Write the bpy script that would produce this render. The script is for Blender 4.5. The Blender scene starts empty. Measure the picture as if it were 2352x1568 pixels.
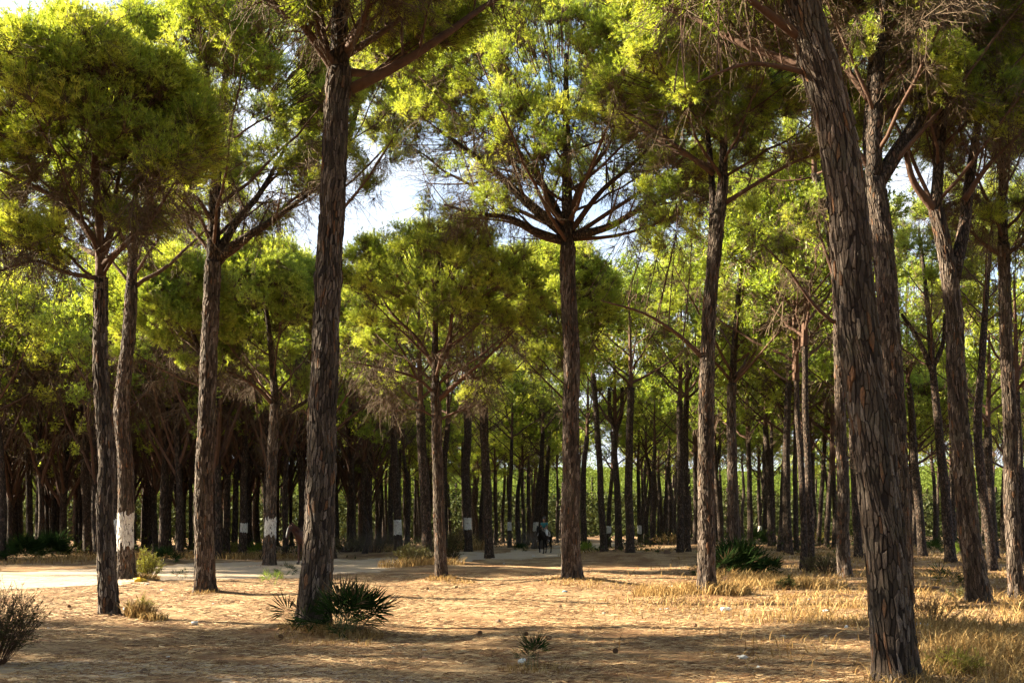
import bpy, math, random
import numpy as np
from mathutils import Vector, Matrix, Euler
R = math.radians
PI = math.pi
sc = bpy.context.scene
col = sc.collection
# ---------------------------------------------------------------- camera, sky, sun, exposure
EYE = 1.6
cam = bpy.data.cameras.new("camera"); camo = bpy.data.objects.new("camera", cam); col.objects.link(camo)
camo.location = (0, 0, EYE); camo.rotation_euler = (R(90), 0, 0)
cam.sensor_width = 36; cam.lens = 35; cam.shift_y = 0.1824; cam.clip_end = 6000; cam.clip_start = 0.05
sc.camera = camo
SUN_EL, SUN_AZ = 26.0, 9.0          # degrees above the ground; degrees behind due left
sd = Vector((-math.cos(R(SUN_AZ)) * math.cos(R(SUN_EL)), math.sin(R(SUN_AZ)) * math.cos(R(SUN_EL)), math.sin(R(SUN_EL))))
w = bpy.data.worlds.new("World"); sc.world = w; w.use_nodes = True
nt = w.node_tree; nt.nodes.clear()
sky = nt.nodes.new("ShaderNodeTexSky"); sky.sky_type = 'NISHITA'; sky.sun_disc = False
sky.sun_elevation = R(SUN_EL); sky.sun_rotation = math.atan2(sd.x, sd.y); sky.dust_density = 1.6; sky.air_density = 1.0; sky.altitude = 20
tc = nt.nodes.new("ShaderNodeTexCoord"); mp = nt.nodes.new("ShaderNodeMapping"); mp.inputs['Scale'].default_value = (1.3, 1.3, 3.2)
nz = nt.nodes.new("ShaderNodeTexNoise"); nz.inputs['Scale'].default_value = 2.2; nz.inputs['Detail'].default_value = 7
cr = nt.nodes.new("ShaderNodeValToRGB"); cr.color_ramp.elements[0].position = .30; cr.color_ramp.elements[1].position = .52
mx = nt.nodes.new("ShaderNodeMix"); mx.data_type = 'RGBA'; mx.inputs['B'].default_value = (3.2, 3.45, 3.85, 1)
bg = nt.nodes.new("ShaderNodeBackground"); bg.inputs['Strength'].default_value = 0.05
wo = nt.nodes.new("ShaderNodeOutputWorld")
L = nt.links.new
L(tc.outputs['Generated'], mp.inputs['Vector']); L(mp.outputs['Vector'], nz.inputs['Vector']); L(nz.outputs['Fac'], cr.inputs['Fac'])
sx = nt.nodes.new("ShaderNodeSeparateXYZ"); L(tc.outputs['Generated'], sx.inputs[0])      # haze and cloud thin out overhead
mr = nt.nodes.new("ShaderNodeMapRange"); mr.inputs['From Min'].default_value = .30; mr.inputs['From Max'].default_value = .75; mr.inputs['To Min'].default_value = 1; mr.inputs['To Max'].default_value = .04; L(sx.outputs['Z'], mr.inputs['Value'])
mm = nt.nodes.new("ShaderNodeMath"); mm.operation = 'MULTIPLY'; L(cr.outputs['Color'], mm.inputs[0]); L(mr.outputs[0], mm.inputs[1]); L(mm.outputs[0], mx.inputs['Factor']); L(sky.outputs['Color'], mx.inputs['A']); L(mx.outputs['Result'], bg.inputs['Color']); L(bg.outputs[0], wo.inputs[0])
sl = bpy.data.lights.new("sun", 'SUN'); sl.energy = 5.0; sl.angle = R(0.53); sl.color = (1.0, 0.86, 0.62)
so = bpy.data.objects.new("sun", sl); col.objects.link(so); so.rotation_euler = sd.to_track_quat('Z', 'Y').to_euler()
vs = sc.view_settings; vs.view_transform = 'Standard'; vs.look = 'None'; vs.gamma = 1; vs.use_curve_mapping = False
vs.exposure = 3.0
sc.cycles.max_bounces = 5; sc.cycles.diffuse_bounces = 2; sc.cycles.transmission_bounces = 3; sc.cycles.glossy_bounces = 2; sc.cycles.volume_bounces = 0
sc.cycles.use_adaptive_sampling = True; sc.cycles.adaptive_threshold = 0.02
# ---------------------------------------------------------------- helpers
F = 35 / 36 * 2352; U0, V0 = 1176, 1213
def pw(u, v, Y): return np.array(((u - U0) / F * Y, Y, EYE - (v - V0) / F * Y))
def rs(seed): return np.random.RandomState(abs(int(seed)) % 99991)
class MB:
    """collects vertices, triangles and quads for one mesh"""
    def __init__(s): s.v = []; s.t = []; s.q = []; s.mt = []; s.mq = []; s.n = 0; s.att = []
    def add(s, V, T=None, Q=None, m=0, att=None):
        V = np.asarray(V, float).reshape(-1, 3)
        s.v.append(V)
        if T is not None and len(T): T = np.asarray(T, int).reshape(-1, 3); s.t.append(T + s.n); s.mt.append(np.full(len(T), m))
        if Q is not None and len(Q): Q = np.asarray(Q, int).reshape(-1, 4); s.q.append(Q + s.n); s.mq.append(np.full(len(Q), m))
        s.att.append(np.zeros(len(V)) if att is None else np.broadcast_to(np.asarray(att, float), (len(V),)))
        s.n += len(V); return s
    def tube(s, P, r, k=6, m=0, cap=True, ph=0.0, att=None):
        P = np.asarray(P, float); n = len(P); r = np.broadcast_to(np.asarray(r, float), (n,))
        T = np.gradient(P, axis=0); T /= np.linalg.norm(T, axis=1)[:, None] + 1e-9
        ref = np.array((0., 0, 1)) if abs(T[:, 2].mean()) < .8 else np.array((1., 0, 0))
        A = np.cross(T, ref); A /= np.linalg.norm(A, axis=1)[:, None] + 1e-9; B = np.cross(T, A)
        a = np.arange(k) * 2 * PI / k + ph
        V = P[:, None] + r[:, None, None] * (np.cos(a)[None, :, None] * A[:, None] + np.sin(a)[None, :, None] * B[:, None])
        i = np.arange(n - 1)[:, None] * k; j = np.arange(k)[None]; j2 = (j + 1) % k
        Q = np.stack([i + j, i + j2, i + k + j2, i + k + j], -1).reshape(-1, 4)
        V = V.reshape(-1, 3); Tt = []
        if cap:
            V = np.vstack([V, P[-1], P[0]]); b = (n - 1) * k
            Tt = [(b + x, b + (x + 1) % k, n * k) for x in range(k)] + [((x + 1) % k, x, n * k + 1) for x in range(k)]
        return s.add(V, Tt, Q, m, att)
    def merged(s):
        V = np.vstack(s.v); T = np.vstack(s.t) if s.t else np.zeros((0, 3), int); Q = np.vstack(s.q) if s.q else np.zeros((0, 4), int)
        mt = np.concatenate(s.mt) if s.mt else np.zeros(0, int); mq = np.concatenate(s.mq) if s.mq else np.zeros(0, int)
        return V, T, Q, mt, mq
    def mesh(s, name, mats, smooth=False, origin=None, attname=None):
        V, T, Q, mt, mq = s.merged()
        if origin is not None: V = V - np.asarray(origin)
        me = bpy.data.meshes.new(name)
        me.vertices.add(len(V)); me.vertices.foreach_set('co', V.astype(np.float32).ravel())
        nl = T.size + Q.size; me.loops.add(nl); me.loops.foreach_set('vertex_index', np.concatenate([T.ravel(), Q.ravel()]).astype(np.int32))
        me.polygons.add(len(T) + len(Q))
        st = np.concatenate([np.arange(len(T)) * 3, T.size + np.arange(len(Q)) * 4]).astype(np.int32)
        me.polygons.foreach_set('loop_start', st)
        me.polygons.foreach_set('material_index', np.concatenate([mt, mq]).astype(np.int32))
        for m in (mats if isinstance(mats, (list, tuple)) else [mats]): me.materials.append(m)
        me.update(calc_edges=True)
        me.polygons.foreach_set('use_smooth', np.full(len(T) + len(Q), smooth))
        if attname:
            a = me.attributes.new(attname, 'FLOAT', 'POINT'); a.data.foreach_set('value', np.concatenate(s.att).astype(np.float32))
        return me
def link(name, me, parent=None, loc=None, rot=None, scl=None):
    o = bpy.data.objects.new(name, me); col.objects.link(o)
    if parent is not None: o.parent = parent
    if loc is not None: o.location = [float(x) for x in loc]
    if rot is not None: o.rotation_euler = rot
    if scl is not None: o.scale = scl
    return o
def thing(name, label, cat, loc, group=None, rz=0.0):
    o = link(name, None, None, loc, (0, 0, rz)); o.empty_display_size = .2
    o['label'] = label; o['category'] = cat
    if group: o['group'] = group
    return o
def tagit(o, label, cat, group=None):
    o['label'] = label; o['category'] = cat
    if group: o['group'] = group
    return o
def stuff(o): o['kind'] = 'stuff'; return o
# ---------------------------------------------------------------- materials
class NT:
    def __init__(s, name):
        s.m = bpy.data.materials.new(name); s.m.use_nodes = True; s.t = s.m.node_tree; s.t.nodes.clear()
        s.out = s.n('ShaderNodeOutputMaterial')
    def n(s, typ, **kw):
        x = s.t.nodes.new(typ)
        for k, v in kw.items():
            if k.startswith('_'): setattr(x, k[1:], v)
            else: x.inputs[k.replace('__', ' ')].default_value = v
        return x
    def l(s, a, b): s.t.links.new(a, b)
    def noise(s, vec, scale, detail=4, rough=.55):
        x = s.n('ShaderNodeTexNoise', Scale=scale, Detail=detail, Roughness=rough); s.l(vec, x.inputs['Vector']); return x.outputs['Fac']
    def mapv(s, vec, scale, rot=(0, 0, 0)):
        x = s.n('ShaderNodeMapping', Scale=scale, Rotation=rot); s.l(vec, x.inputs['Vector']); return x.outputs['Vector']
    def ramp(s, fac, stops):
        x = s.n('ShaderNodeValToRGB'); e = x.color_ramp.elements
        while len(e) < len(stops): e.new(.5)
        for i, (p, c) in enumerate(stops): e[i].position = p; e[i].color = (c if len(c) == 4 else (*c, 1)) if isinstance(c, tuple) else (c, c, c, 1)
        s.l(fac, x.inputs['Fac']); return x.outputs['Color']
    def mix(s, f, a, b, mode='MIX'):
        x = s.n('ShaderNodeMix', _data_type='RGBA', _blend_type=mode)
        for k, v in (('Factor', f), ('A', a), ('B', b)):
            if isinstance(v, (int, float)): x.inputs[k].default_value = v
            elif isinstance(v, tuple): x.inputs[k].default_value = (*v, 1) if len(v) == 3 else v
            else: s.l(v, x.inputs[k])
        return x.outputs['Result']
    def math(s, op, a, b=0.0):
        x = s.n('ShaderNodeMath', _operation=op)
        for i, v in enumerate((a, b)):
            if isinstance(v, (int, float)): x.inputs[i].default_value = v
            else: s.l(v, x.inputs[i])
        return x.outputs[0]
    def bump(s, h, dist, strength=1.0):
        x = s.n('ShaderNodeBump', Distance=dist, Strength=strength); s.l(h, x.inputs['Height']); return x.outputs['Normal']
    def finish(s, colr, rough=.9, normal=None, spec=.3, **kw):
        b = s.n('ShaderNodeBsdfPrincipled', Roughness=rough); b.inputs['Specular IOR Level'].default_value = spec
        if isinstance(colr, tuple): b.inputs['Base Color'].default_value = (*colr, 1)
        else: s.l(colr, b.inputs['Base Color'])
        if normal is not None: s.l(normal, b.inputs['Normal'])
        for k, v in kw.items(): b.inputs[k.replace('__', ' ')].default_value = v
        s.l(b.outputs[0], s.out.inputs['Surface']); return s.m
def simple(name, c, rough=.8, var=.25, scale=12, spec=.3, bump=0.0, **kw):
    g = NT(name); tcn = g.n('ShaderNodeTexCoord').outputs['Object']
    f = g.noise(tcn, scale, 5)
    cc = g.mix(f, tuple(x * (1 - var) for x in c), tuple(min(1, x * (1 + var)) for x in c))
    nm = g.bump(f, bump) if bump else None
    return g.finish(cc, rough, nm, spec, **kw)
def needle_mat(name, c0, c1, c2, trans=.45, gloss=.05):
    g = NT(name)
    oi = g.n('ShaderNodeObjectInfo'); geo = g.n('ShaderNodeNewGeometry')
    f1 = g.noise(geo.outputs['Position'], .55, 3); f2 = g.noise(geo.outputs['Position'], 5.0, 2)
    f = g.math('ADD', g.math('MULTIPLY', f1, .6), g.math('ADD', g.math('MULTIPLY', f2, .35), g.math('MULTIPLY', oi.outputs['Random'], .25)))
    c = g.ramp(f, [(.38, c0), (.58, c1), (.78, c2)])
    d = g.n('ShaderNodeBsdfDiffuse'); t = g.n('ShaderNodeBsdfTranslucent'); gl = g.n('ShaderNodeBsdfGlossy', Roughness=.45)
    g.l(c, d.inputs['Color']); g.l(g.mix(1.0, c, (1.25, 1.12, .6), 'MULTIPLY'), t.inputs['Color'])
    gl.inputs['Color'].default_value = (.6, .65, .5, 1)
    m1 = g.n('ShaderNodeMixShader', Fac=trans); g.l(d.outputs[0], m1.inputs[1]); g.l(t.outputs[0], m1.inputs[2])
    m2 = g.n('ShaderNodeMixShader', Fac=gloss); g.l(m1.outputs[0], m2.inputs[1]); g.l(gl.outputs[0], m2.inputs[2])
    g.l(m2.outputs[0], g.out.inputs['Surface']); return g.m
M = {}
M['needles'] = needle_mat('pine_needles', (.12, .195, .028), (.275, .37, .05), (.47, .52, .09), .55)
M['far_leaf_shaded'] = needle_mat('far_needles_shaded', (.035, .055, .012), (.07, .10, .018), (.12, .16, .03), .3, .01)  # pine needles in darker colours, the far wood's shade painted in
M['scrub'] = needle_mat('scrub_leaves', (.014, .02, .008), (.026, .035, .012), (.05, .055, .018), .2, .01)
M['twig'] = simple('dry_twigs', (.085, .058, .036), .9, .45, 3)
M['limb'] = simple('limb_bark', (.07, .037, .024), .9, .55, 9, bump=.02)
def bark_mat(name, sx=1.0, painted=False):
    g = NT(name); tco = g.n('ShaderNodeTexCoord').outputs['Object']
    wv = g.n('ShaderNodeTexNoise', Scale=3.0, Detail=2); g.l(tco, wv.inputs['Vector'])
    warp = g.n('ShaderNodeVectorMath', _operation='SCALE', Scale=.12); g.l(wv.outputs['Color'], warp.inputs[0])
    ad = g.n('ShaderNodeVectorMath', _operation='ADD'); g.l(tco, ad.inputs[0]); g.l(warp.outputs[0], ad.inputs[1])
    v = g.mapv(ad.outputs[0], (17 * sx, 17 * sx, 6 * sx))
    ve = g.n('ShaderNodeTexVoronoi', _feature='DISTANCE_TO_EDGE', Scale=1.0); g.l(v, ve.inputs['Vector'])
    vc = g.n('ShaderNodeTexVoronoi', Scale=1.0); g.l(v, vc.inputs['Vector'])
    edge = g.ramp(ve.outputs['Distance'], [(0.02, 0.0), (.2 if not painted else .08, 1.0)])
    fine = g.noise(g.mapv(tco, (40, 40, 16)), 1.5, 5)
    sep = g.n('ShaderNodeSeparateColor'); g.l(vc.outputs['Color'], sep.inputs[0])
    if painted: plate = g.mix(g.ramp(g.noise(tco, 9, 4), [(.5, 0.0), (.68, .7)]), g.ramp(fine, [(.3, (.4, .39, .37)), (.6, (.62, .62, .6))]), (.14, .12, .10))
    else:
        plate = g.ramp(sep.outputs[0], [(0, (.026, .017, .012)), (.4, (.06, .041, .03)), (.75, (.12, .09, .07)), (1, (.09, .045, .025))])
        plate = g.mix(g.math('MULTIPLY', fine, .6), plate, (.045, .031, .024))
    c = g.mix(edge, (.012, .009, .007) if not painted else (.4, .38, .34), plate)
    h = g.math('ADD', edge, g.math('MULTIPLY', fine, .5))
    return g.finish(c, .92, g.bump(h, .03), .2)
M['bark'] = bark_mat('pine_bark')
M['bark_far'] = bark_mat('pine_bark_far', .8)
M['band'] = bark_mat('whitewash_band', 1.0, True)
def plate_mat(name, white=False):
    g = NT(name); tco = g.n('ShaderNodeTexCoord').outputs['Object']; at = g.n('ShaderNodeAttribute', _attribute_name='tone')
    fine = g.noise(g.mapv(tco, (60, 60, 22)), 1.3, 6, .65); big = g.noise(tco, 2.2, 3)
    if white: c = g.mix(g.ramp(g.noise(tco, 9, 4), [(.52, 0.0), (.7, .6)]), g.ramp(fine, [(.3, (.42, .41, .39)), (.6, (.66, .65, .63))]), (.16, .13, .11))
    else:
        c = g.ramp(at.outputs['Fac'], [(0, (.016, .011, .008)), (.35, (.036, .025, .019)), (.62, (.095, .068, .05)), (.9, (.21, .17, .145)), (.96, (.12, .06, .03)), (1, (.16, .075, .035))])
        c = g.mix(g.ramp(fine, [(.35, .75), (.62, 0.0)]), c, (.022, .015, .012))
        c = g.mix(g.ramp(big, [(.5, 0.0), (.75, .3)]), c, (.09, .09, .065))
    return g.finish(c, .88, g.bump(fine, .012, .9), .25)
M['plate'] = plate_mat('bark_plates'); M['plate_white'] = plate_mat('whitewashed_plates', True)
M['fissure'] = simple('bark_fissure', (.015, .010, .008), .95, .5, 30, bump=.02)
# ---------------------------------------------------------------- ground shape
MOUNDS = []     # x, y, height, sigma
def sst(a, b, x): t = np.clip((x - a) / (b - a), 0, 1); return t * t * (3 - 2 * t)
TRACK = [(-60, 14, 8), (-34, 22, 8), (-24, 27, 7.6), (-17, 31.5, 7), (-12, 37.5, 6.4), (-8, 45, 5.4), (-4, 52, 4.6), (0, 59.5, 4.2), (3, 68, 3.4), (6, 80, 3), (9, 100, 3), (14, 130, 3)]
def track(x, y):
    """distance from the sand track's middle, 1 at its edge"""
    x = np.asarray(x, float); y = np.asarray(y, float); best = np.full(np.broadcast(x, y).shape, 99.)
    for (ax, ay, aw), (bx, by, bw) in zip(TRACK, TRACK[1:]):
        dx, dy = bx - ax, by - ay; t = np.clip(((x - ax) * dx + (y - ay) * dy) / (dx * dx + dy * dy), 0, 1)
        best = np.minimum(best, np.hypot(x - ax - t * dx, y - ay - t * dy) / (aw + (bw - aw) * t))
    return best
_LAT = rs(99).rand(257, 257)
def vno(x, y, cell, s):
    """smooth random height, 0 to 1, with bumps about one cell wide"""
    a = np.asarray(x) / cell + 13.7 * s; b = np.asarray(y) / cell + 7.3 * s; i = np.floor(a).astype(int); j = np.floor(b).astype(int); u_ = a - i; v_ = b - j; u_ = u_ * u_ * (3 - 2 * u_); v_ = v_ * v_ * (3 - 2 * v_)
    L_ = lambda p, q: _LAT[p % 257, q % 257]
    return (L_(i, j) * (1 - u_) + L_(i + 1, j) * u_) * (1 - v_) + (L_(i, j + 1) * (1 - u_) + L_(i + 1, j + 1) * u_) * v_
def gh(x, y):
    x = np.asarray(x, float); y = np.asarray(y, float)
    z = .06 * vno(x, y, 1.6, 3) + .028 * vno(x, y, .55, 5) + .012 * vno(x, y, .2, 8) - .05 + .05 * np.sin(x * .55 + .7 * np.sin(y * .31)) * np.sin(y * .42 + 1.1) 
    z = z + .07 * np.sin(y * .36 + .25 * x + .6) * sst(16, 28, y)
    z = z * (.25 + .75 * sst(0, 9, y)) + .5 * sst(34, 66, y) * sst(1, 13, x)
    z = z * (1 - .6 * sst(1.2, .6, track(x, y))) - .05 * sst(1.3, .8, track(x, y))
    for mx_, my_, h, s in MOUNDS: z = z + h * np.exp(-((x - mx_) ** 2 + (y - my_) ** 2) / (2 * s * s))
    return z

# ---------------------------------------------------------------- pine parts
def catmull(P, n):
    P = np.asarray(P, float); t = np.concatenate([[0], np.cumsum(np.linalg.norm(np.diff(P, axis=0), axis=1))])
    Q = np.vstack([2 * P[0] - P[1], P, 2 * P[-1] - P[-2]]); out = []
    for s_ in np.linspace(0, t[-1], n):
        i = min(np.searchsorted(t, s_, 'right') - 1, len(P) - 2); i = max(i, 0); a = (s_ - t[i]) / (t[i + 1] - t[i] + 1e-9)
        p0, p1, p2, p3 = Q[i:i + 4]
        out.append(.5 * (2 * p1 + (p2 - p0) * a + (2 * p0 - 5 * p1 + 4 * p2 - p3) * a * a + (3 * p1 - p0 - 3 * p2 + p3) * a ** 3))
    return np.array(out)
class Trunk:
    """a trunk along a world polyline: centre line and radius as functions of height"""
    def __init__(s, pts, r0, r1, seed, knots=()):
        C = catmull(pts, 70); g = rs(seed); o = np.maximum.accumulate(C[:, 2] + np.arange(70) * 1e-5)
        s.z = o; s.c = C; s.z0, s.z1 = o[0], o[-1]; s.r0, s.r1 = r0, r1
        s.ph = g.rand(8) * 6.28; s.knots = list(knots)
        s.wob = .012
    def at(s, h):
        h = np.asarray(h, float)
        return np.interp(h, s.z, s.c[:, 0]) + s.wob * np.sin(h * 1.9 + s.ph[0]), np.interp(h, s.z, s.c[:, 1]) + s.wob * np.sin(h * 1.6 + s.ph[1])
    def rad(s, h, th=0.0):
        h = np.asarray(h, float); t = np.clip((h - s.z0) / (s.z1 - s.z0), 0, 1)
        r = s.r0 + (s.r1 - s.r0) * t ** .85 + s.r0 * .24 * np.exp(-(h - s.z0) / .22)
        for kz, ka in s.knots: r = r + s.r0 * ka * np.exp(-((h - kz) / .11) ** 2) * (.7 + .5 * np.sin(th * 2 + kz * 7))
        fl = np.exp(-(h - s.z0) / .45)
        return r * (1 + .035 * np.sin(2 * th + s.ph[2] + h * .5) + .025 * np.sin(3 * th + s.ph[3] - h) + .02 * np.sin(h * 5 + s.ph[4] + th) + .10 * fl * np.sin(5 * th + s.ph[5]))
    def pos(s, th, h, off=0.0):
        x, y = s.at(h); r = s.rad(h, th) + off
        return np.stack([x + r * np.cos(th), y + r * np.sin(th), np.broadcast_to(h, np.shape(r))], -1)
    def body(s, k, n, m=0, lo=-.35, off=0.0, z0=None, z1=None, noise=0.0):
        mb = MB(); zs = np.linspace((s.z0 + lo) if z0 is None else z0, s.z1 if z1 is None else z1, n); th = np.arange(k) * 2 * PI / k
        H, TH = np.meshgrid(zs, th, indexing='ij')
        V = s.pos(TH, H, off + noise * (rs(3).rand(*H.shape) - .5))
        i = np.arange(n - 1)[:, None] * k; j = np.arange(k)[None]; j2 = (j + 1) % k
        Q = np.stack([i + j, i + j2, i + k + j2, i + k + j], -1).reshape(-1, 4)
        V = np.vstack([V.reshape(-1, 3), [np.append(s.at(zs[-1]), zs[-1])]]); b = (n - 1) * k
        return mb.add(V, [(b + x, b + (x + 1) % k, n * k) for x in range(k)], Q, m)
# one sheet of bark plates: irregular cells, taller than wide, cut by half-planes between jittered seeds
def clip_poly(P, mx_, my_, nx, ny):
    out = []; n = len(P)
    for i in range(n):
        a, b = P[i], P[(i + 1) % n]; da = (a[0] - mx_) * nx + (a[1] - my_) * ny; db = (b[0] - mx_) * nx + (b[1] - my_) * ny
        if da <= 0: out.append(a)
        if (da < 0) != (db < 0) and abs(da - db) > 1e-12:
            t = da / (da - db); out.append((a[0] + t * (b[0] - a[0]), a[1] + t * (b[1] - a[1])))
    return out
def plate_sheet(W, H, cw, ch, seed):
    rng = random.Random(seed); nx = round(W / cw); ny = round(H / ch); S = {}
    for i in range(nx):
        sh = rng.uniform(0, 1)
        for j in range(ny):
            S[i, j] = ((i + .5 + rng.uniform(-.36, .36)) , (j + sh + rng.uniform(-.42, .42)))
    cells = []
    for (i, j), (x, y) in S.items():
        P = [(x - 1.6, y - 1.8), (x + 1.6, y - 1.8), (x + 1.6, y + 1.8), (x - 1.6, y + 1.8)]
        for di in (-2, -1, 0, 1, 2):
            for dj in (-3, -2, -1, 0, 1, 2, 3):
                if di == 0 and dj == 0: continue
                a, b = S[(i + di) % nx, (j + dj) % ny]; a += ((i + di) // nx) * nx; b += ((j + dj) // ny) * ny
                dx, dy = a - x, b - y; P = clip_poly(P, x + dx / 2, y + dy / 2, dx, dy)
                if len(P) < 3: break
            if len(P) < 3: break
        if len(P) >= 4: cells.append(np.array(P) * (cw, ch))
    return cells, nx * cw, ny * ch
SHEET, SHW, SHH = plate_sheet(1.56, 4.2, .034, .15, 5)
def plates_for(tr, hmax, scale=1.0, seed=0):
    """yields one plate at a time as vertices, triangles, tone, centre angle and height"""
    g = rs(seed); circ = 2 * PI * (tr.r0 + tr.r1) / 2; rep = max(.25, round(circ / (SHW * scale) * 4) / 4)
    out = []
    kx = 2 * PI / SHW
    hh = tr.z0 - .1
    sel_w = min(1.0, rep)
    while hh < hmax:
        sh = g.rand() * 0
        for c in SHEET:
            cx = c.mean(0)
            if cx[0] % SHW > SHW * sel_w: continue
            if g.rand() < .06: continue
            P = c.copy(); P[:, 0] = P[:, 0] / sel_w
            cen = P.mean(0); y0 = hh + cen[1] * scale
            if y0 > hmax: continue
            sub = P - cen; gap = .80 + .17 * g.rand(); n = len(P)
            gg_ = np.array((gap - .08, gap + .05)); base = cen + sub * (gg_ + .04); top = cen + sub * (gg_ - (.10, .02))
            # rough edge
            top = top + (g.rand(n, 2) - .5) * (.009, .024)
            wv = lambda q: q[:, 0] * kx + .10 * np.sin((hh + q[:, 1]) * 4.3 + q[:, 0] * kx * 2) + .06 * np.sin((hh + q[:, 1]) * 9.1 + q[:, 0] * kx * 3 + 1)
            th_b = wv(base); th_t = wv(top); cth = float(wv(cen[None])[0])
            tk = .004 + .022 * g.rand() ** 1.5; tilt = (g.rand() - .5) * .014
            A = tr.pos(th_b, hh + base[:, 1] * scale, -.004)
            B = tr.pos(th_t, hh + top[:, 1] * scale, tk + tilt * np.sign(top[:, 1] - cen[1]) + (g.rand(n) - .5) * .007)
            Cc = tr.pos(np.array([cth]), np.array([y0]), tk + .002)
            V = np.vstack([A, B, Cc]); T = []
            for i in range(n):
                j = (i + 1) % n; T += [(i, j, n + j), (i, n + j, n + i), (n + i, n + j, 2 * n)]
            out.append((V, T, min(1, max(0, .5 * g.rand() + .55 * float(vno(cth * 1.2, y0, .35, 4)))) if g.rand() > .07 else .93 + .07 * g.rand(), cth, y0))
        hh += SHH * scale
    return out
# ---------------------------------------------------------------- foliage clumps
def clump_green(seed, nt=21, nn=15, rad=.36, nl=.08, nw=.005, cone=1.45, brown=.25):
    """a spray: short twigs fanning up and out, each tipped with a brush of needles; points along +Z"""
    g = rs(seed); mb = MB()
    ends = []; 
    for i in range(nt):
        a = g.rand() * 2 * PI; e = g.rand() ** .6 * cone; r = rad * (.4 + .75 * g.rand())
        d = np.array((math.cos(a) * math.sin(e), math.sin(a) * math.sin(e), math.cos(e)))
        p0 = np.array((0, 0, -.12)); p2 = d * r; p1 = p2 * .45 + np.array((0, 0, -.06)) + (g.rand(3) - .5) * .08
        mb.tube([p0, p1, p2], [.005, .0035, .0025], 3, 1, False); ends.append((p2, d)); ends.append((p1 * .5 + p2 * .5, d))
    for p, d in ends:
        bright = g.rand()
        n = nn if bright > .25 else nn // 2
        D = d * .7 + (g.rand(n, 3) - .5) * 2.2 + (0, 0, .15); D /= np.linalg.norm(D, axis=1)[:, None]
        S = np.cross(D, g.rand(n, 3) - .5); S /= np.linalg.norm(S, axis=1)[:, None] + 1e-9
        o = p - d * (g.rand(n, 1) * .07); ln = nl * (.7 + .5 * g.rand(n, 1))
        V = np.stack([o + S * nw, o - S * nw, o + D * ln], 1).reshape(-1, 3)
        mb.add(V, np.arange(3 * n).reshape(-1, 3), None, 0)
    return mb
def clump_bare(seed, nt=10, rad=.75, droop=.5, thick=.0045):
    """fine dead twigs, curved and forked, without needles; points along +Z"""
    g = rs(seed); mb = MB()
    for i in range(nt):
        a = g.rand() * 2 * PI; e = g.rand() ** .5 * 1.0; r = rad * (.4 + .7 * g.rand())
        d = np.array((math.cos(a) * math.sin(e), math.sin(a) * math.sin(e), math.cos(e)))
        k = g.rand(3) - .5
        P = [np.zeros(3), d * r * .4 + k * .1, d * r * .75 + k * .22, d * r + k * .45]
        mb.tube(P, [thick * 1.4, thick * 1.2, thick, thick * .6], 3, 0, False)
        for q in range(3):
            t = .3 + .6 * g.rand(); b = P[1] + (P[3] - P[1]) * t; dd = d + (g.rand(3) - .5) * 1.8; dd /= np.linalg.norm(dd)
            mb.tube([b, b + dd * r * .2 + (g.rand(3) - .5) * .05, b + dd * r * .42 + (g.rand(3) - .5) * .12], [thick * .8, thick * .7, thick * .5], 3, 0, False)
    return mb
def src(name, mb, mats):
    return bpy.data.objects.new(name, mb.mesh(name, mats))
clumps = bpy.data.collections.new('clump_sources')          # read by the crowns' geometry nodes, never linked to the scene
GREEN_N, BARE_N = 4, 3
for i in range(GREEN_N): clumps.objects.link(src('a_green_%d' % i, clump_green(11 + i), [M['needles'], M['twig']]))
for i in range(BARE_N): clumps.objects.link(src('b_bare_%d' % i, clump_bare(31 + i), [M['twig']]))
def crown_nodes(clumps=clumps):
    ng = bpy.data.node_groups.new('crown_clumps', 'GeometryNodeTree')
    ng.interface.new_socket('Geometry', in_out='INPUT', socket_type='NodeSocketGeometry'); ng.interface.new_socket('Geometry', in_out='OUTPUT', socket_type='NodeSocketGeometry')
    gi = ng.nodes.new('NodeGroupInput'); go = ng.nodes.new('NodeGroupOutput')
    ci = ng.nodes.new('GeometryNodeCollectionInfo'); ci.inputs['Collection'].default_value = clumps
    ci.inputs['Separate Children'].default_value = True; ci.inputs['Reset Children'].default_value = True
    ip = ng.nodes.new('GeometryNodeInstanceOnPoints'); ip.inputs['Pick Instance'].default_value = True
    def att(n, t):
        a = ng.nodes.new('GeometryNodeInputNamedAttribute'); a.data_type = t; a.inputs['Name'].default_value = n; return [o for o in a.outputs if o.enabled][0]
    e2r = ng.nodes.new('FunctionNodeEulerToRotation'); k = ng.links.new
    k(att('rot', 'FLOAT_VECTOR'), e2r.inputs[0]); k(e2r.outputs[0], ip.inputs['Rotation'])
    k(att('size', 'FLOAT'), ip.inputs['Scale']); k(att('pick', 'INT'), ip.inputs['Instance Index'])
    k(gi.outputs[0], ip.inputs['Points']); k(ci.outputs[0], ip.inputs['Instance']); k(ip.outputs[0], go.inputs[0])
    return ng
CROWN_NG = crown_nodes()
def rot_to(D, g):
    """euler angles that point +Z along D with a random spin"""
    out = []
    for d in D:
        q = Vector(d).to_track_quat('Z', 'Y').to_matrix() @ Matrix.Rotation(g.rand() * 6.28, 3, 'Z'); out.append(tuple(q.to_euler()))
    return np.array(out)
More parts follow.
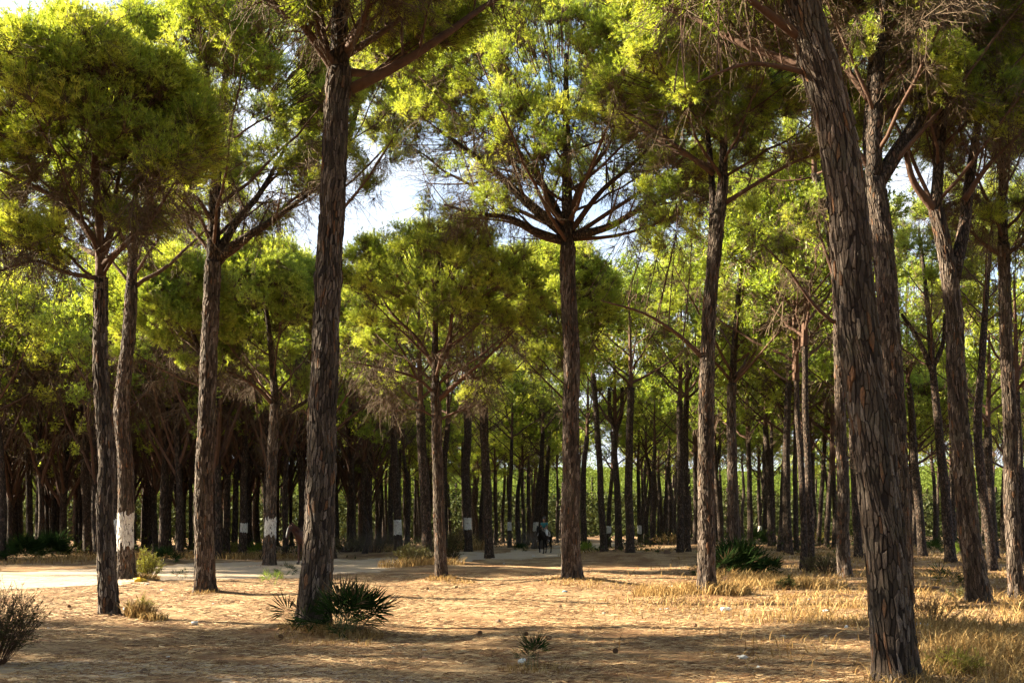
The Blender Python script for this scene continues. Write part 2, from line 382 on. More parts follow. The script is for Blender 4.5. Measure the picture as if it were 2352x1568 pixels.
def crown_points_object(name, P, D, size, pick, parent, origin, seed):
    me = bpy.data.meshes.new(name); n = len(P); me.vertices.add(n)
    me.vertices.foreach_set('co', (np.asarray(P) - np.asarray(origin)).astype(np.float32).ravel())
    a = me.attributes.new('rot', 'FLOAT_VECTOR', 'POINT'); a.data.foreach_set('vector', rot_to(D, rs(seed)).astype(np.float32).ravel())
    a = me.attributes.new('size', 'FLOAT', 'POINT'); a.data.foreach_set('value', np.asarray(size, np.float32))
    a = me.attributes.new('pick', 'INT', 'POINT'); a.data.foreach_set('value', np.asarray(pick, np.int32))
    o = link(name, me, parent); md = o.modifiers.new('clumps', 'NODES'); md.node_group = CROWN_NG
    return stuff(o)
def bez(a, b, c, n):
    t = np.linspace(0, 1, n)[:, None]; return (1 - t) ** 2 * a + 2 * t * (1 - t) * b + t * t * c
def unit(v): return v / (np.linalg.norm(v) + 1e-9)
def grow(seed, base_at, rad_at, z_lo, z_hi, C, rx, rz, nl, ns, nc, extra=(), bare=1.0, gsize=1.0, dense_shell=0, lowbare=True, r_limb=.3):
    """limbs, side branches and clump sites of one crown: dome centred at C, radii rx, rz"""
    g = rs(seed); limbs = []; subs = []; P = []; D = []; S = []; K = []
    def site(p, d, s, k): P.append(p); D.append(d); S.append(s); K.append(k)
    def green(p, s=1.0):
        n = (p - C) / np.array((rx, rx, rz)); up = unit(unit(p - C) * .8 + np.array((0, 0, 1.0)) + (g.rand(3) - .5) * .5)
        site(p, up, gsize * s * (.75 + .5 * g.rand()), g.randint(GREEN_N))
    def barew(p, s=1.0, down=.4):
        d = unit(unit(p - C) * .8 + (g.rand(3) - .5) * 1.3 + np.array((0, 0, -down))); site(p, d, s * (.6 + .7 * g.rand()), GREEN_N + g.randint(BARE_N))
    az0 = g.rand() * 6.28
    specs = list(extra)
    for i in range(nl):
        t = (i + .5) / nl; az = az0 + i * 2.39996 + (g.rand() - .5) * .5; h = z_lo + (z_hi - z_lo) * t ** 1.6
        x, y = base_at(h); el = (-.08 + 1.2 * t ** 1.35 + (g.rand() - .5) * .25)
        k = .86 + .12 * g.rand()
        e = C + np.array((math.cos(az) * math.cos(el) * rx, math.sin(az) * math.cos(el) * rx, math.sin(el) * rz)) * k
        b = np.array((x, y, h)); m_ = b + (e - b) * .5; m_[2] -= .10 * np.linalg.norm(e - b) * (1 - t) - .1 * (g.rand() - .5); m_ += (g.rand(3) - .5) * .3
        r = rad_at(h) * r_limb * (1.15 - .5 * t) * (.8 + .4 * g.rand())
        specs.append((bez(b, m_, e, 9) + np.vstack([np.zeros(3), (g.rand(7, 3) - .5) * .09, np.zeros(3)]), r))
    for ln, r in specs:
        n = len(ln); limbs.append((ln, r * np.linspace(1, .28, n)))
        for q in range(ns + (2 if nc > 3 else 0)):
            t = .22 + .78 * (q + g.rand()) / ns; i = min(int(t * (n - 1)), n - 2); b = ln[i] + (ln[i + 1] - ln[i]) * (t * (n - 1) - i)
            out = unit(ln[-1] - ln[0]); side = (g.rand(3) - .5) * 2; side -= out * side.dot(out)
            e = b + unit(out * .7 + unit(side) * .9 + np.array((0, 0, .25))) * rx * (.26 + .25 * g.rand()) * (1.1 - .3 * t)
            nrm = (e - C) / np.array((rx, rx, rz)); L_ = np.linalg.norm(nrm)
            if L_ > 1.0: e = C + (e - C) / L_
            low = e[2] < C[2] - rz * .12
            m_ = (b + e) / 2 + (g.rand(3) - .5) * .25; m_[2] -= .06
            sb = bez(b, m_, e, 6); rr = max(.008, r * (1 - .65 * t) * .38); subs.append((sb, rr * np.linspace(1, .35, 6)))
            L_ = min(L_, 1.0)
            gre = (not low or g.rand() < .35) and (L_ > .36 or g.rand() < .3)
            for c in range(nc + (2 if nc > 3 else 0)):
                tt = .4 + .6 * g.rand(); p = sb[0] * (1 - tt) ** 2 + 2 * sb[3] * tt * (1 - tt) + sb[-1] * tt * tt + (g.rand(3) - .5) * .28 * rx / 2.6
                if gre and g.rand() < .9: green(p)
                elif g.rand() < .38 * bare: barew(p)
            if g.rand() < .5 * bare: barew(sb[2])
            if g.rand() < .22 * bare: barew(sb[0], .9)
    # shoots that close the dome's upper surface, each on its own thin twig
    for i in range(int(dense_shell * (1.7 if dense_shell > 70 else 1))):
        a = g.rand() * 6.28; u = g.rand() ** .8; el = -.12 + u * 1.55
        lump = 1 + .10 * math.sin(3 * a + seed) * math.cos(2.4 * el + seed) + .07 * math.sin(7 * a + 4 * el)
        p = C + np.array((math.cos(a) * math.cos(el) * rx, math.sin(a) * math.cos(el) * rx, math.sin(el) * rz)) * (.80 + .2 * g.rand()) * lump
        green(p, 1.05); q = C + (p - C) * .72 - np.array((0, 0, .15)); subs.append((np.array([q, (p + q) / 2 + (g.rand(3) - .5) * .1, p]), np.array([.012, .009, .006])))
    return limbs, subs, np.array(P), np.array(D), np.array(S), np.array(K)
# ---------------------------------------------------------------- building pines
def low_merge(limbs, subs, P, D, S, K, seed, kb=4):
    g = rs(seed); mb = MB()
    for ln, r in limbs: mb.tube(ln, r, 5, 2, False)
    for ln, r in subs: mb.tube(ln[::2] if len(ln) > 3 else ln, r[::2] if len(r) > 3 else r, 3, 2, False)
    E = rot_to(D, g)
    for p, e, s_, k in zip(P, E, S, K):
        V, T, Q, mt, mq = LOWC[int(k)]
        Rm = np.array(Euler(e).to_matrix()); W = (V * s_) @ Rm.T + p
        mb.add(W, T[mt == 0], Q[mq == 0] if len(Q) else None, 0)
        if (mt == 1).any() or (mq == 1).any():
            mb.v.append(np.zeros((0, 3))); mb.t.append(T[mt == 1] + mb.n - len(V)); mb.mt.append(np.full((mt == 1).sum(), 1)); mb.att.append(np.zeros(0))
            if len(Q): mb.q.append(Q[mq == 1] + mb.n - len(V)); mb.mq.append(np.full((mq == 1).sum(), 1))
    return mb
def mono(mb, m):
    V, T, Q, mt, mq = mb.merged(); return V, T, Q, np.full(len(T), m), np.full(len(Q), m)
LOWC = [clump_green(51 + i, 11, 7, .46, .11, .015).merged() for i in range(GREEN_N)] + [mono(clump_bare(61 + i, 5, .75, .5, .009), 1) for i in range(BARE_N)]
GEN = []
for i in range(6):
    rx, rz = (2.9, 2.2) if i % 2 else (2.5, 2.5); Cg = np.array((0, 0, rz * .95))
    lead = lambda h: (0.0, 0.0)
    gg = grow(100 + i, lead, lambda h: .17 * max(.3, 1 - h / 4), .05, rz * 1.1, Cg, rx, rz, 9, 5, 3, bare=.55, gsize=1.15, dense_shell=70)
    gg[0].append((np.array([(0, 0, -.15), (.05, .03, rz * .7), (0, .08, rz * 1.5)]), np.array([.10, .07, .025])))
    GEN.append(low_merge(*gg, seed=7 + i).mesh('generic_crown', [M['needles'], M['twig'], M['limb']]))
for i in range(3):
    Cg = np.array((0, 0, 1.8)); gg = grow(140 + i, lead, lambda h: .13 * max(.3, 1 - h / 5), -4.2, 2.4, Cg, 2.7, 5.0, 18, 5, 2, bare=2.2, gsize=1.0, dense_shell=0)
    gg[0].append((np.array([(0, 0, -.15), (.05, .03, 2), (0, .08, 4.5)]), np.array([.10, .07, .025])))
    GEN.append(low_merge(*gg, seed=17 + i).mesh('shaded_crown', [M['needles'], M['twig'], M['limb']]))
def band_part(tr, z0, z1, parent, origin, k=28):
    bm_ = tr.body(k, 14, 0, 0, .006, z0, z1, .004); g = rs(int(z0 * 1000)); bm_.v[0][:k, 2] += .09 * (g.rand(k) - .5); bm_.v[0][13 * k:14 * k, 2] += .07 * (g.rand(k) - .5)
    o = link('painted_band', bm_.mesh('painted_band', M['band'], True, origin), parent)
    o['label'] = 'whitewashed band painted round the trunk'; return o
HERO_XY = []
def pine(path, Y, d0, d1, label, crown=None, band=None, limbs=(), plates=0, group='placed pines', nl=12, ns=7, nc=5, shell=130, bare=1.0, seed=None, knots=(), gen=None, gsc=None, stems=(), dy=0.0, dark=False, gsize=1.0, rl=.32):
    """one pine from the outline of its trunk; crown is (u, v, ru, rv, dY) or gen a shared crown"""
    seed = seed if seed is not None else int(path[0][0] * 7 + Y)
    g = rs(seed); n = len(path)
    pts = [pw(u, v, Y + dy * (path[0][1] - v) / 1000) for u, v in path]
    zg = float(gh(pts[0][0], pts[0][1])); pts[0] = np.array((pts[0][0], pts[0][1], zg - .02))
    if pts[1][2] < zg + .4: pts.pop(1)
    tr = Trunk(pts, d0 / 2, d1 / 2, seed, [(EYE - (v - V0) / F * Y, a) for v, a in knots])
    org = (pts[0][0], pts[0][1], zg)
    root = thing('pine_tree', label, 'pine tree', org, group); HERO_XY.append((org[0], org[1]))
    near = plates > 0
    tk = link('trunk', tr.body(40 if near else 14, 90 if near else 26, noise=.012 if near else .0).mesh('trunk', M['fissure'] if near else M['bark'], True, org), root)
    if band:
        bz = [EYE - (v - V0) / F * Y for v in band]
        if not near: band_part(tr, bz[1], bz[0], tk, org)
    if near:
        vis = min(tr.z1 - .05, EYE + V0 / F * Y + .3); pl = plates_for(tr, vis, 1.0 if plates < 3 else 1.12, seed)
        jag = lambda th, h: .035 * math.sin(th * 9 + h * 3) 
        single = []
        if plates == 3:
            # plates turned towards the camera, the largest of them as parts of their own
            fx = math.atan2(-org[1], -org[0])
            key = [(-float(np.cos(t - fx) > .05) * np.linalg.norm(np.ptp(V, axis=0)), i) for i, (V, T, a, t, h) in enumerate(pl) if h < vis - .1]
            single = set(i for _, i in sorted(key)[:300])
        mb = MB(); mw = MB()
        for i, (V, T, a, t, h) in enumerate(pl):
            if i in single:
                m1 = MB(); m1.add(V, T, None, 0, a); link('bark_plate', m1.mesh('bark_plate', M['plate'], False, org, 'tone'), tk); continue
            (mw if band and bz[1] + jag(t, 1) < h < bz[0] + jag(t, 2) else mb).add(V, T, None, 0, a)
        stuff(link('bark_plates', mb.mesh('bark_plates', M['plate'], False, org, 'tone'), tk))
        if band and mw.n:
            o = link('painted_band', mw.mesh('painted_band', M['plate_white'], False, org, 'tone'), tk); o['label'] = 'whitewashed band of bark round the trunk'
    top = np.append(tr.at(tr.z1), tr.z1)
    if crown:
        cu, cv, ru, rv, cdy = crown; C = pw(cu, cv, Y + cdy); rx = ru / F * Y; rz = rv / F * Y
        ltop = C + np.array((0, 0, rz * .65)); mid = (top + ltop) / 2 + np.array(((top - C)[0] * .3, 0, 0)) + (g.rand(3) - .5) * .2
        lead = bez(top - (0, 0, .12), mid, ltop, 12)
        def base_at(h):
            if h < tr.z1: return tr.at(h)
            return np.interp(h, lead[:, 2], lead[:, 0]), np.interp(h, lead[:, 2], lead[:, 1])
        def rad_at(h): return d1 / 2 if h < tr.z1 else d1 / 2 * (1 - .7 * (h - tr.z1) / (ltop[2] - tr.z1 + .01))
        ex = []
        for lp, dyl, rr in limbs:
            Lp = [pw(u, v, Y + dyl * i / (len(lp) - 1)) for i, (u, v) in enumerate(lp)]; ex.append((catmull(Lp, 12), rr))
        r = grow(seed, base_at, rad_at, tr.z1 - .1, C[2] + rz * .4, C, rx, rz, nl, ns, nc, ex, bare, gsize, shell, r_limb=rl)
        r[0].insert(0, (lead, d1 / 2 * np.linspace(.95, .3, 12)))
        for sp, dyl, ra, rb in stems:
            Lp = catmull([pw(u, v, Y + dyl * i / (len(sp) - 1)) for i, (u, v) in enumerate(sp)], 16); r[0].append((Lp, np.linspace(ra, rb, 16)))
        for ln, rr in r[0]:
            stb = MB(); stb.tube(ln, rr, 9 if Y < 25 else 7); link('limb', stb.mesh('limb', M['limb'] if rr[0] < .11 else M['bark'], True, org), root)
        tw = MB()
        for ln, rr in r[1]: tw.tube(ln, rr, 4, 0, False)
        stuff(link('twigs', tw.mesh('twigs', M['limb'], True, org), root))
        crown_points_object('crown', r[2], r[3], r[4], r[5], root, org, seed)
    else:
        i = g.randint(6) if gen is None else gen; k = gsc if gsc else 1.2 + .35 * g.rand()
        o = link('crown', GEN[i], root, top - np.array(org) + (0, 0, -.02), (0, 0, g.rand() * 6.28), (k, k, k * (.9 + .3 * g.rand()))); stuff(o)
        if d1 > .2:
            pass
    return root
def mound(u, v, Y, h=.14, s=.6): x = (u - U0) / F * Y; MOUNDS.append((x, Y, h, s))
for u, Y, h, s in ((250, 17.3, .10, .5), (290, 29.3, .12, .7), (470, 23.0, .13, .6), (618, 40, .2, 1.0), (716, 15.3, .16, .75), (1013, 31.9, .14, .7), (1312, 27.5, .28, 1.3), (1626, 23.8, .1, .7),
                   (1123, 49, .22, 1.1), (1076, 60, .25, 1.2), (1171, 76, .2, 1.2), (979, 45, .3, 1.6), (916, 58, .2, 1.2), (1447, 50, .25, 1.3), (1422, 58, .25, 1.2), (1387, 55, .22, 1.2), (762, 47, .2, 1.1), (2052, 10.5, .08, .5), (2249, 20.6, .08, .6)):
    mound(u, 0, Y, h, s)
# ---- the pines that can be singled out in the photograph
G1 = 'large pines of the clearing'
pine([(252, 1425), (249, 1330), (238, 1180), (243, 1080), (236, 900), (230, 780), (230, 640)], 17.3, .30, .20, 'slim wavy pine at the left with a dry grass tuft beside its foot',
     (200, 350, 275, 255, 0), limbs=[([(228, 640), (150, 625), (80, 600), (-20, 628)], -1, .045), ([(230, 590), (170, 560), (100, 520), (0, 505)], 1.5, .05), ([(235, 610), (300, 550), (350, 500), (400, 420)], -1, .06), ([(225, 560), (150, 470), (60, 420), (-40, 370)], .5, .07), ([(240, 580), (262, 500), (270, 420), (300, 330)], .8, .07)], plates=1, group=G1, knots=[(1100, .1), (860, .08)], ns=8, nc=5, shell=135, seed=3, bare=.8)
pine([(291, 1338), (289, 1250), (290, 1150), (286, 1050), (280, 960), (287, 850), (298, 740), (303, 660)], 29.3, .46, .33, 'thick pine with a white painted band, beside the yellow bag',
     (330, 420, 240, 270, 1), band=(1177, 1257), plates=1, group=G1, knots=[(1170, .06), (950, .1)], ns=7, nc=4, shell=120, bare=.8)
pine([(470, 1372), (469, 1250), (468, 1120), (472, 1000), (479, 850), (484, 720), (489, 600)], 23.0, .42, .34, 'straight sunlit pine without a painted band, standing left of the dark foreground pine',
     (530, 260, 290, 260, 0), limbs=[([(500, 600), (540, 560), (620, 510), (735, 425)], -.5, .12), ([(495, 590), (550, 500), (600, 440), (660, 330)], 1, .11), ([(485, 560), (460, 500), (430, 470), (400, 440)], -1, .05)], plates=1, group=G1, knots=[(840, .07), (590, .1)], ns=8, nc=4, shell=150, bare=.9)
pine([(618, 1304), (622, 1200), (624, 1090), (628, 1000), (632, 925)], 40, .46, .36, 'white-banded pine with a bright green rounded crown, behind the small palm',
     (600, 735, 185, 160, 0), band=(1191, 1231), limbs=[([(640, 960), (670, 940), (710, 915), (735, 880)], 0, .12), ([(628, 930), (590, 890), (540, 860), (480, 840)], -1, .1)], plates=1, group=G1, nl=11, ns=7, nc=5, shell=380, gsize=1.25)
pine([(716, 1455), (722, 1370), (731, 1270), (737, 1130), (739, 950), (750, 760), (756, 640), (762, 480), (770, 300), (782, 160)], 15.3, .47, .33, 'dark thick pine rising out of a spiky fan palm, left of centre in the foreground',
     (800, -170, 430, 210, 0), limbs=[([(775, 165), (735, 110), (690, 50), (650, -20)], -.6, .10), ([(806, 205), (914, 150), (1020, 82), (1095, 27), (1150, -8), (1230, -60)], .6, .085), ([(792, 130), (870, 80), (930, 35), (990, -8)], .8, .06), ([(760, 150), (740, 60), (740, -20)], .3, .07), ([(795, 120), (830, 60), (850, -10)], -1, .08)],
     plates=3, group=G1, knots=[(640, .1), (430, .06), (200, .12)], ns=8, nc=6, shell=200, bare=.4, nl=9, seed=12)
pine([(1013, 1327), (1010, 1230), (1008, 1130), (1003, 1030), (1003, 960), (1001, 880)], 31.9, .37, .28, 'slender sunlit pine with low spreading limbs and a round crown, centre left',
     (1010, 715, 240, 205, 0), limbs=[([(1000, 905), (960, 870), (900, 850), (800, 830)], -1, .06), ([(1005, 920), (1060, 870), (1120, 820), (1180, 760)], -1, .09), ([(1000, 960), (960, 940), (890, 945)], -.5, .04), ([(1006, 965), (1050, 945), (1110, 925)], .6, .05), ([(1003, 850), (1030, 800), (1040, 700), (1060, 640)], .3, .1), ([(1000, 850), (960, 780), (900, 720), (860, 650)], .3, .08)],
     plates=1, group=G1, nl=12, ns=8, nc=4, shell=120, seed=21, bare=.9)
pine([(1312, 1346), (1311, 1230), (1312, 1120), (1311, 1000), (1313, 850), (1308, 720), (1305, 640), (1304, 560)], 27.5, .50, .38, 'tall straight pine with a wide umbrella crown, right of the rider',
     (1300, 290, 430, 255, 0), limbs=[([(1300, 555), (1230, 530), (1170, 500), (1090, 490), (1020, 470)], -1, .11), ([(1300, 540), (1215, 470), (1130, 390), (1010, 300)], 0, .16), ([(1310, 545), (1400, 520), (1470, 480), (1560, 440)], -1, .13), ([(1312, 530), (1380, 440), (1450, 380), (1540, 290)], .5, .09), ([(1300, 530), (1250, 430), (1180, 330), (1150, 230)], 1, .13), ([(1302, 520), (1260, 470), (1240, 400), (1200, 330)], -1.2, .09), ([(1312, 550), (1420, 540), (1540, 500), (1650, 440)], .8, .06), ([(1298, 560), (1240, 545), (1170, 510), (1060, 500)], .4, .06), ([(1310, 520), (1330, 430), (1400, 330), (1430, 230)], -.6, .08)],
     plates=1, group=G1, knots=[(780, .06)], nl=15, ns=9, nc=4, shell=230, seed=33, bare=.9, rl=.31)
pine([(1626, 1367), (1623, 1250), (1621, 1120), (1623, 1000), (1622, 870), (1632, 700), (1644, 560), (1662, 410)], 23.8, .42, .24, 'tall fork-topped pine standing in dry grass before the large palm',
     (1660, 210, 310, 240, 0), stems=[([(1632, 640), (1638, 500), (1634, 400), (1625, 300)], .4, .12, .06)], limbs=[([(1660, 470), (1740, 420), (1830, 370), (1930, 340)], -1, .06), ([(1612, 820), (1560, 770), (1480, 720), (1380, 690)], -1, .055), ([(1640, 400), (1560, 340), (1480, 280), (1420, 250)], 0, .07)],
     plates=1, group=G1, knots=[(880, .08), (860, .05)], nl=12, ns=8, nc=6, shell=260, bare=.8)
pine([(1690, 1304), (1686, 1180), (1681, 1050), (1680, 950), (1681, 880)], 40, .44, .33, 'pine rising straight out of the large round palm',
     (1720, 620, 270, 230, 0), limbs=[([(1675, 870), (1640, 830), (1570, 780), (1500, 740)], -1, .07), ([(1685, 880), (1720, 830), (1750, 780), (1772, 715)], -.5, .07), ([(1690, 800), (1740, 750), (1800, 730)], .8, .06)], plates=1, group=G1, nl=12, ns=8, nc=5, shell=230, bare=.9)
pine([(1941, 1328), (1936, 1230), (1936, 1100), (1930, 950), (1927, 800), (1920, 650), (1905, 520), (1870, 400)], 32, .42, .2, 'pine close behind the left edge of the thick foreground pine on the right',
     (1860, 330, 290, 270, 0), limbs=[([(1915, 740), (1870, 700), (1810, 620), (1750, 560)], -1, .07), ([(1925, 660), (1890, 560), (1870, 500)], 0, .08)], plates=1, group=G1, nl=12, ns=8, nc=5, shell=170, bare=.9)
pine([(2060, 1572), (2052, 1480), (2045, 1400), (2030, 1250), (2017, 1130), (2003, 1000), (1987, 860), (1966, 700), (1948, 500), (1921, 300), (1880, 150), (1838, 0), (1800, -120)], 10.3, .42, .33, 'thickest pine, leaning left in the right foreground with coarse plated bark',
     (1700, -330, 640, 300, 1), limbs=[([(1850, 95), (1790, 50), (1716, -5), (1650, -50)], -.5, .06), ([(1862, 160), (1780, 130), (1690, 95), (1600, 45), (1520, 20)], .8, .05), ([(1860, 170), (1770, 150), (1700, 150), (1600, 190)], -.4, .03)],
     plates=3, group=G1, knots=[(782, .13), (540, .05), (150, .08)], nl=10, ns=8, nc=6, shell=170, bare=.45, seed=44)
pine([(2072, 1392), (2068, 1250), (2062, 1100), (2052, 930), (2045, 780), (2036, 650), (2020, 500), (2008, 410)], 20, .44, .36, 'forked pine touching the right edge of the thick foreground pine',
     (2060, -40, 330, 210, 0), stems=[([(2010, 430), (2060, 350), (2110, 270), (2145, 130), (2158, -20)], .5, .17, .11), ([(2006, 420), (1994, 330), (2000, 200), (2002, 110), (1975, 0)], .8, .12, .07)], limbs=[([(2002, 120), (2040, 70), (2100, 0)], 0, .07), ([(2150, 110), (2220, 70), (2340, 20)], .5, .05), ([(1996, 230), (1960, 180), (1930, 130), (1925, 0)], .5, .07)],
     plates=1, group=G1, nl=10, ns=8, nc=6, shell=110, bare=.8)
pine([(2249, 1392), (2238, 1290), (2222, 1180), (2206, 1000), (2196, 830), (2188, 700), (2168, 560), (2150, 480)], 20.6, .44, .26, 'leaning dark pine on the right whose trunk forks into a V',
     (2230, 30, 280, 210, 0), stems=[([(2190, 640), (2215, 520), (2225, 430), (2248, 270), (2262, 130)], .5, .14, .06), ([(2152, 490), (2100, 420), (2080, 350)], -.4, .09, .05)], limbs=[([(2150, 480), (2150, 350), (2130, 200)], .5, .09), ([(2215, 460), (2270, 380), (2352, 300)], -.5, .07)],
     plates=1, group=G1, nl=10, ns=8, nc=6, shell=110, bare=.8)
pine([(2332, 1371), (2328, 1250), (2322, 1100), (2318, 930), (2311, 780), (2307, 650), (2305, 560)], 23.3, .31, .24, 'straight dark pine at the right edge of the view',
     (2310, 300, 230, 220, 0), limbs=[([(2300, 585), (2260, 560), (2200, 500)], 0, .06), ([(2312, 585), (2345, 560), (2380, 530)], 0, .06)], plates=1, group=G1, nl=10, ns=8, nc=5, shell=100, bare=.8)
pine([(2281, 1311), (2268, 1200), (2254, 1100), (2246, 1000), (2252, 860), (2262, 740)], 37.7, .38, .24, 'pine half hidden behind the V-forked pine, leaning the same way', (2290, 560, 190, 170, 0), group=G1, nl=9, ns=6, nc=4, shell=60, bare=1.5)
pine([(2185, 1290), (2176, 1200), (2163, 1050), (2150, 930), (2142, 840)], 42, .45, .3, 'wavy dark pine forking low, seen left of the V-forked pine', (2110, 640, 190, 180, 0), group=G1, stems=[([(2140, 850), (2165, 790), (2170, 720)], 0, .12, .06), ([(2140, 850), (2110, 780), (2070, 720)], 0, .12, .06)], nl=9, ns=6, nc=4, shell=70, bare=1.6)
pine([(742, 1330), (748, 1150), (752, 900), (758, 650), (768, 520)], 30, .36, .28, 'pine hidden behind the dark foreground pine except for its crown', (870, 250, 190, 220, 0), group=G1, nl=11, ns=7, nc=5, shell=220)
pine([(474, 1300), (476, 1150), (480, 1000), (482, 900)], 38, .38, .28, 'pine hidden behind the straight sunlit pine, its bright crown showing left', (390, 760, 150, 170, 0), group=G1, nl=11, ns=7, nc=5, shell=300, gsize=1.2)
pine([(1313, 1300), (1314, 1150), (1313, 1000), (1312, 930)], 43, .38, .28, 'pine hidden behind the tall umbrella pine, green crown showing at both sides', (1275, 740, 150, 170, 0), group=G1, nl=11, ns=7, nc=5, shell=260, gsize=1.2)
